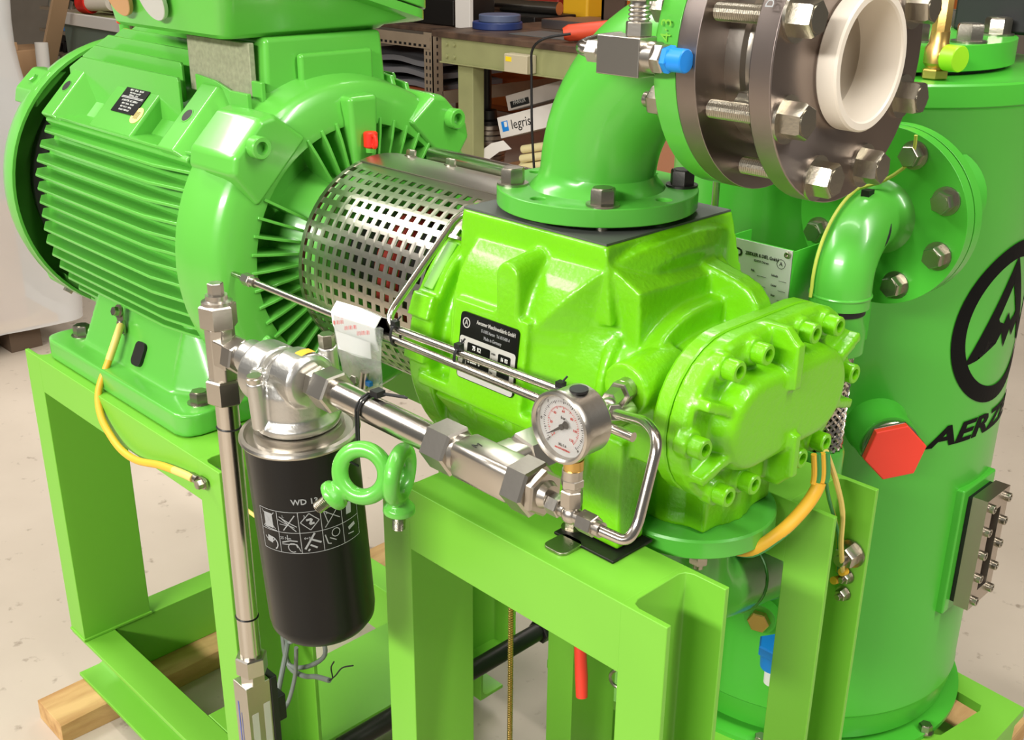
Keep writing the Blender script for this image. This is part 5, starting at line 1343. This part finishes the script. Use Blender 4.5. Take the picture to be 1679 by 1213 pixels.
b = B(); b.tube(smooth_path([(-4.10, 4.45, 1.055), (-4.2, 4.36, 1.03), (-4.27, 4.34, 0.97), (-4.28, 4.345, 0.85), (-4.275, 4.35, 0.55), (-4.26, 4.36, 0.30)]), 0.007, 8)
tag(b.build('power_cable', BLACK), 'black power cable hanging down over the bench edge', 'cable')
og = thing('orange_grinder', 'orange hand grinder lying on the bench beside the elbow', 'tool', (-3.95, 4.75, BZ))
b = B(); b.tube([(-4.20, 4.50, 1.045), (-4.18, 4.52, 1.05), (-4.02, 4.72, 1.07), (-3.80, 4.98, 1.10), (-3.6, 5.2, 1.12)], .05, 20, rr=[.03, .044, .05, .055, .055]); b.build('body', mat('tool_orange', (214, 74, 40), .5), og)
b = B(); b.tube([(-3.6, 5.2, 1.09), (-3.5, 5.3, 1.09)], .055, 20); b.build('gear_head', DARK, og)
for r, z, m, n, l, dx in ((0.15, 0, mat('dark_blue', (34, 52, 104), .45), 'blue_disc', 'large dark blue disc lying on the bench', 0), (0.125, 0.042, mat('slate_blue', (84, 94, 120), .45), 'grey_disc', 'grey-blue disc stacked on the larger dark blue disc', .02)):
    b = B(); b.cyl((-5.0 + dx, 4.78, BZ + z), (0, 0, 1), r, 0.042, 40, ch=.005); tag(b.build(n, m), l, 'disc')
b = B(); b.box(-4.85, -4.25, 5.0, 5.25, BZ, BZ + 0.055); tag(b.build('steel_bar', TURNED, None, .004), 'thick grey steel bar lying on the bench', 'steel bar')
b = B(); b.box(-5.0, -4.1, 5.35, 5.6, BZ, BZ + 0.03); tag(b.build('steel_plate', TURNED, None, .003), 'flat grey steel plate at the rear of the bench', 'steel plate')
b = B(); b.box(-4.72, -4.2, 4.60, 4.86, BZ, BZ + 0.004); tag(b.build('metal_sheet', mat('dull_sheet', (120, 122, 120), .4, .5), None, .001), 'thin grey metal sheet near the bench front edge', 'sheet')
b = B(); b.box(-4.62, -4.44, 5.28, 5.30, BZ, BZ + .33); b.box(-4.62, -4.60, 5.28, 5.34, BZ, BZ + .33); tag(b.build('angle_offcut', mat('rusty_steel', (84, 66, 54), .6, .3)), 'upright brown steel angle offcut on the bench', 'steel offcut')
# orange cabinets behind the bench
oc = thing('orange_cabinet', 'row of dark-shelved orange steel cabinets behind the work bench', 'cabinet', (-5.3, 6.9, FZ))
b = B(); b.box(-7.6, -3.2, 6.8, 7.3, FZ, 1.75); b.build('body', ORANGE, oc, .01)
for k in range(4):
    b = B(); b.box(-7.55 + k * 1.09, -7.55 + k * 1.09 + 1.05, 6.775, 6.80, FZ + .05, 1.7); d = b.build('door', ORANGE, oc, .006)
    b = B(); b.box(-7.5 + k * 1.09, -7.47 + k * 1.09, 6.75, 6.775, .9, 1.05); b.build('handle', BLACK, d)
b = B(); b.box(-5.62, -5.38, 6.0, 6.25, .965, 1.2); tag(b.build('yellow_case', mat('yellow_case', (224, 170, 30), .5), None, .02), 'yellow case standing behind the bench objects', 'case')
b = B(); b.box(-6.6, -5.75, 6.1, 6.3, .965, 1.25); tag(b.build('red_case', mat('dull_red', (150, 40, 30), .5), None, .02), 'dull red case at the back of the slotted shelf', 'case')
# slotted angle shelf
sh = thing('slotted_shelf', 'beige slotted-angle shelf frame left of the work bench', 'shelf', (-6.2, 5.4, FZ))
def angle_post(x, y, z0, z1, sx, sy, name='post'):
    b = B(); b.box(min(x, x + .085 * sx), max(x, x + .085 * sx), y, y + .006 * sy if sy > 0 else y, z0, z1) if sy > 0 else b.box(min(x, x + .085 * sx), max(x, x + .085 * sx), y - .006, y, z0, z1)
    b.box(min(x, x + .006 * sx), max(x, x + .006 * sx), min(y, y + .085 * sy), max(y, y + .085 * sy), z0, z1)
    p = b.build(name, SHELFG, sh)
    b = B()
    n = int((z1 - z0) / .045)
    for k in range(n):
        z = z0 + .02 + k * .045
        for q in (.025, .06): b.box(x + sx * q - .006, x + sx * q + .006, y - .0012 * sy, y, z, z + .022)
        b.box(x - .0012 * sx, x, y + sy * .04 - .006, y + sy * .04 + .006, z, z + .022)
    s_ = b.build('slots', BLACK, p); s_['kind'] = 'stuff'
for x, sx in ((-5.60, -1), (-7.0, 1)):
    for y, sy in ((4.78, 1), (6.3, -1)): angle_post(x, y, FZ, .93, sx, sy)
def rail(x0, x1, y, z):
    b = B(); b.box(x0, x1, y, y + .006, z - .085, z); p = b.build('rail', SHELFG, sh)
    b = B()
    for k in range(int((x1 - x0) / .05)): b.box(x0 + .02 + k * .05, x0 + .045 + k * .05, y - .0015, y, z - .075, z - .06)
    s_ = b.build('slots', BLACK, p); s_['kind'] = 'stuff'
for z in (.915, .56): rail(-6.95, -5.62, 4.775, z)
b = B(); b.box(-5.606, -5.6, 4.86, 6.2, .83, .915); b.box(-5.606, -5.6, 4.86, 6.2, .475, .56); b.build('side_rail', SHELFG, sh)
b = B(); b.box(-7.0, -5.2, 4.80, 6.35, .93, .955); b.build('top_board', BENCHTOP, sh, .004)
b = B(); b.box(-6.95, -5.65, 4.82, 6.25, .53, .545); b.build('shelf_board', mat('orange_board', (190, 96, 50), .6), sh)
for k, (z, a) in enumerate(((.55, .01), (.625, -.02), (.70, .015))):
    b = B()
    rings = []
    for i in range(13):
        x = -6.6 + i * .075
        rings.append([(x, y, z + .010 * math.sin(i * .9 + k) + q) for q in (0, .035) for y in ((4.9, 5.5) if q == 0 else (5.5, 4.9))])
    b.loft(rings); tag(b.build('folded_sheet', mat('grey_cloth', (120, 120, 122), .8)), ('grey folded sheet at the bottom of the shelf pile', 'grey folded sheet in the middle of the shelf pile', 'grey folded sheet on top of the shelf pile')[k], 'cloth', 'grey sheets on the slotted shelf')
b = B(); b.box(-6.25, -5.62, 4.98, 5.35, .956, 1.12); b.box(-6.0, -5.8, 5.0, 5.2, 1.12, 1.25); tag(b.build('black_machine_vice', DARK, None, .01), 'dark block-shaped machine vice on the shelf top', 'vice')
b = B(); b.box(-5.57, -5.43, 4.95, 4.98, .956, 1.22); tag(b.build('white_board_offcut', PAPER, None, .003), 'upright pale board offcut on the shelf top', 'board')
b = B(); b.box(-5.75, -5.25, 5.35, 5.75, .956, 1.02); tag(b.build('dark_tray', DARK, None, .008), 'dark metal tray under the shiny steel tube', 'tray')
b = B(); b.cyl((-6.0, 5.5, 1.062), (1, .12, 0), .042, .75, 28); tag(b.build('steel_round_bar', STEEL), 'shiny round steel tube lying across the shelf top', 'tube')
# things under the bench
n = 13
ORD = ('lowest', 'second', 'third', 'fourth', 'fifth', 'sixth', 'seventh', 'eighth', 'ninth', 'tenth', 'eleventh', 'twelfth')
for k in range(n):
    b = B(); z = FZ + k * .031
    b.lathe([(.07, z), (.105, z), (.108, z + .004), (.108, z + .025), (.105, z + .029), (.07, z + .029)], (-5.0 + .004 * math.sin(k * 2.1), 4.70 + .003 * math.cos(k * 1.7), 0), (0, 0, 1), 40, loop=True)
    nm = 'topmost of the stack' if k == n - 1 else ('lowest of the stack' if k == 0 else ORD[k] + ' from the floor')
    tag(b.build('steel_ring', RIM), 'steel ring in the stack under the bench, ' + nm, 'ring', 'steel rings stacked under the bench')
b = B(); q = FZ + n * .031 - .002
b.lathe([(.085, q), (.085, q + .02), (.06, q + .03), (.055, q + .08), (.0, q + .085)], (-5.0, 4.70, 0), (0, 0, 1), 36); b.cyl((-5.03, 4.72, q + .08), (0, 0, 1), .03, .32, 16)
tag(b.build('black_post', DARK), 'dark post with round base standing on the ring stack', 'post')
def tilted(x0, z0, y0, L, h, dep, deg, name, m, label, yaw=0):
    T = M.Translation(V((x0, y0, z0))) @ M.Rotation(math.radians(yaw), 4, 'Z') @ M.Rotation(math.radians(-deg), 4, 'Y')
    t = thing(name, label, 'carton', (x0, y0, z0))
    b = B(T); b.box(0, L, 0, dep, 0, h); b.build('carton', m, t, .004)
    return t, T
t1, T1 = tilted(-4.80, 0.392, 4.62, 1.0, 0.125, 0.20, 17, 'long_white_carton', PAPER, 'long white carton with blue square lettering, lying tilted under the bench')
def on(T, u, v, h=-.0012): return T @ V((u, h, v))
def onv(T, a): return T.to_3x3() @ V(a)
text('legris', 0.08, on(T1, .195, .062), onv(T1, (1, 0, 0)), onv(T1, (0, 0, 1)), BLACK, t1, name='carton_lettering')
b = B(T1); b.box(.03, .085, -.0012, -.0004, .035, .095); b.build('carton_mark', BLUE, t1); b = B(T1); b.box(.055, .078, -.0018, -.0010, .06, .09); b.build('carton_mark', WHITE, t1)
b = B(T1); b.box(.50, .62, -.0012, -.0004, .004, .121); b.build('blue_field', BLUE, t1)
t2, T2 = tilted(-4.80, 0.548, 4.68, 0.9, 0.09, 0.25, 17, 'grey_carton', mat('greyish_carton', (176, 166, 156), .7), 'greyish carton with a black print, resting on the long white carton')
b = B(T2); b.box(.03, .19, -.0012, -.0004, .012, .05); b.build('carton_print', BLACK, t2)
text('PARKER', 0.034, on(T2, .11, .038, -.0016), onv(T2, (1, 0, 0)), onv(T2, (0, 0, 1)), SILVER, t2, name='carton_lettering', sx=.9)
for k in range(7):
    b = B(); y = 4.58 + .055 * (k % 2); z = 0.20 + .056 * (k // 2)
    x0 = -4.66 + .02 * (k % 3) + .03 * (k // 2)
    b.tube([(x0, y, z), (x0 + .4, y, z + .10), (x0 + .9, y, z + .24)], .024, 12)
    tag(b.build('cream_tube', CREAM), 'cream plastic tube under the white carton, ' + ('nearer of the bottom pair', 'farther of the bottom pair', 'nearer of the second pair', 'farther of the second pair', 'nearer of the third pair', 'farther of the third pair', 'single one on top')[k], 'tube', 'bundle of cream tubes')
b = B()
cx = [(-4.72, 4.58, .385), (-4.80, 4.56, .36), (-4.87, 4.55, .31), (-4.92, 4.545, .26), (-4.955, 4.54, .19)]
b.loft([[(x - .02, y, z + .01), (x + .05, y, z - .03), (x + .05, y + .004, z - .03), (x - .02, y + .004, z + .01)] for x, y, z in cx])
tape = tag(b.build('paper_strip', PAPER), 'crumpled white paper strip with red print hanging under the bench', 'paper')
bx = thing('open_carton', 'open brown cardboard box on the floor under the bench', 'carton', (-4.6, 4.7, FZ))
for x0, x1, y0, y1, h in ((-4.83, -4.10, 4.48, 4.49, .15), (-4.83, -4.82, 4.48, 4.95, .18), (-4.11, -4.10, 4.48, 4.95, .15), (-4.83, -4.10, 4.94, 4.95, .15)):
    b = B(); b.box(x0, x1, y0, y1, FZ, FZ + h); b.build('side', CARD, bx)
b = B(); b.box(-4.83, -4.10, 4.48, 4.95, FZ, FZ + .006); b.build('bottom', CARD, bx)
for k in range(5):
    b = B(); b.sphere((-4.68 + k * .12, 4.62 + .05 * (k % 2), FZ + .085), .075, 12, (1, 1, .9)); tag(b.build('grey_bundle', mat('grey_film', (100, 100, 104), .4)), ('first', 'second', 'middle', 'fourth', 'last')[k] + ' grey wrapped bundle from the left in the open brown cardboard box', 'bundle', 'grey bundles in the open carton')
b = B(); b.box(-3.40, -2.9, 4.20, 4.40, FZ, .72); tag(b.build('brown_carton', mat('red_brown_carton', (150, 100, 70), .8), None, .005), 'tall brown carton standing in front of the bench behind the elbow', 'carton')
b = B(); b.box(-0.87, -0.73, 1.885, 2.05, 1.4501, 1.60); b.cyl((-.80, 1.96, 1.60), (0, 0, 1), .05, .2, 24); tag(b.build('black_actuator', BLACK, None, .006), 'black valve actuator standing on the rear of the vessel lid', 'actuator')

# wrapped crate at the left edge
pal = thing('wrapped_crate', 'large crate wrapped in clear plastic film on a pallet at the left', 'crate', (-4.5, 0.7, FZ))
DW = mat('dark_wood', (90, 72, 56), .8)
for y in (-.3, .5, 1.42):
    b = B(); b.box(-5.3, -4.18, y, y + .12, FZ, FZ + .10); b.build('pallet_block', DW, pal)
b = B(); b.box(-5.35, -4.14, -.4, 1.6, FZ + .10, FZ + .125); b.build('pallet_deck', WOOD, pal)
b = B(); b.box(-5.25, -4.19, -.3, 1.51, FZ + .125, .62); b.build('carton', CARD, pal)
b = B(); b.box(-5.18, -4.26, -.25, 1.44, .62, 1.75); b.build('grey_load', mat('grey_load', (150, 152, 156), .6), pal)
b = B()
rings = []
rnd = random.Random(3)
ph = [rnd.uniform(0, 6.28) for _ in range(8)]
for j in range(22):
    z = FZ + .095 + j * .08
    ring_ = []
    base = rrect(-5.32, -4.13, -.38, 1.66, .07, 6)
    nn = len(base)
    pts = []
    for i in range(nn):
        (x0, y0), (x1, y1) = base[i], base[(i + 1) % nn]
        m_ = max(1, int(math.hypot(x1 - x0, y1 - y0) / .06))
        for q in range(m_): pts.append((x0 + (x1 - x0) * q / m_, y0 + (y1 - y0) * q / m_))
    for i, (x, y) in enumerate(pts):
        d = V((x + 4.72, y - .6, 0)).normalized()
        a = .018 * math.sin(7 * y + 3 * z + ph[0]) + .014 * math.sin(15 * y - 6 * z + ph[1]) + .012 * math.sin(11 * x + 9 * z + ph[2]) + .008 * math.sin(30 * y + 2 * math.sin(5 * z))
        k = .03 * math.sin(2.6 * z + .4) - .01
        ring_.append((x + d.x * (a + k), y + d.y * (a + k), z))
    rings.append(ring_)
b.loft(rings, cap=True)
film = mat('stretch_film', (226, 224, 222), 0.25, alpha=0.55, bump=0.35, bscale=14)
b.build('stretch_film', film, pal)

# rack and cabinet at the upper left
def plank(p0, p1, wdt, th, m, name, label, cat):
    p0, p1 = V(p0), V(p1); d = (p1 - p0); L = d.length
    b = B(axm(p0, d)); b.box(-wdt / 2, wdt / 2, -th / 2, th / 2, 0, L)
    return tag(b.build(name, m, None, .003), label, cat)
plank((-7.05, 2.88, .70), (-6.72, 2.93, 1.25), .11, .02, mat('tan_board', (178, 146, 112), .7), 'tan_board', 'slanted tan board leaning on the rack at upper left', 'board')
rk = thing('parts_rack', 'dark slanted parts rack with small metal pieces at upper left', 'rack', (-7.4, 3.25, FZ))
b = B(axm((-7.62, 3.30, FZ), (.25, 0, 1))); b.box(-.05, .05, -.22, .22, 0, 1.25); b.build('back', DARK, rk)
for k in range(5):
    b = B(); x = -7.50 + k * .055; z = .62 + k * .14
    b.box(x - .2, x + .22, 3.10, 3.22, z, z + .018); b.build('tray', SHELFG, rk)
    b = B()
    for q in range(5): b.cyl((x - .15 + q * .08, 3.15, z + .02), (.3, .2, 1), .018, .05 + .02 * (q % 2), 10)
    b.build('small_parts', (BOLT, DARK, BLUE, BOLT, STEEL)[k], rk)
b = B(); b.box(-7.62, -7.27, 2.80, 3.05, .63, .82); b.box(-7.62, -7.27, 2.80, 2.82, .82, .87)
tag(b.build('tan_carton', mat('tan_carton', (190, 150, 110), .8), None, .004), 'tan cardboard box on a stand in front of the dark rack', 'carton')
b = B(); b.box(-7.6, -7.3, 2.82, 3.03, FZ, .63); tag(b.build('carton_stand', mat('brown_stand', (130, 104, 84), .8)), 'brown stand below the tan cardboard box', 'stand')
gc = thing('grey_green_cabinet', 'grey-green cabinet with a pale drawer front at upper left', 'cabinet', (-6.6, 3.15, FZ))
b = B(); b.box(-7.02, -6.1, 3.02, 3.6, FZ, .99); b.build('body', mat('grey_green', (104, 116, 104), .6), gc, .006)
b = B(); b.box(-7.0, -6.15, 3.0, 3.03, .99, 1.06); b.build('drawer_front', PAPER, gc, .004)
b = B(); b.box(-7.02, -6.1, 3.03, 3.6, 1.0, 1.05); b.build('drawer', BENCHG, gc)
b = B(); b.box(-6.18, -6.12, 2.985, 3.02, .95, 1.1); b.build('steel_corner', BOLT, gc)
b = B(); b.cyl((-6.88, 2.80, .72), (0, .05, 1), .038, .18, 20); tag(b.build('paper_roll', PAPER), 'white crumpled paper roll beside the grey-green cabinet', 'roll')
b = B(); b.cyl((-6.88, 2.80, FZ), (0, .0, 1), .06, .665, 20); tag(b.build('roll_stand', DARK), 'dark round stand below the white paper roll', 'stand')
cp = thing('red_cable_plug', 'red and white industrial cable plug lying on the cabinet', 'plug', (-6.75, 3.2, 1.06))
b = B(); b.cyl((-6.80, 3.1, 1.12), (1, .2, .05), .05, .22, 20); b.build('white_body', WHITEP, cp)
b = B(); b.cyl((-6.86, 3.09, 1.115), (1, .2, .05), .062, .08, 20); b.build('red_ring', RED, cp)
b = B(); b.tube(smooth_path([(-6.6, 3.14, 1.13), (-6.45, 3.2, 1.16), (-6.3, 3.2, 1.12), (-6.22, 3.15, 1.085)]), .022, 12); b.build('cable', BLACK, cp)
for k in range(3):
    b = B(); b.tube(smooth_path([(-6.85 + .1 * k, 3.20 + .07 * k, 1.09), (-6.6, 3.22 + .07 * k, 1.085), (-6.35, 3.24 + .07 * k, 1.09), (-6.15, 3.26 + .07 * k, 1.08)]), .028, 10)
    tag(b.build('red_hose', mat('dark_red_hose', (140, 44, 30), .5)), ('nearest', 'middle', 'farthest')[k] + ' of the dark red hoses lying on the grey-green cabinet', 'hose', 'red hoses on the cabinet')
b = B(); b.cyl((-8.2, 3.6, FZ), (0, 0, 1), .1, 1.7, 20); tag(b.build('brown_column', mat('brown_column', (140, 112, 98), .7)), 'brown column behind the cabinet at upper left', 'column')
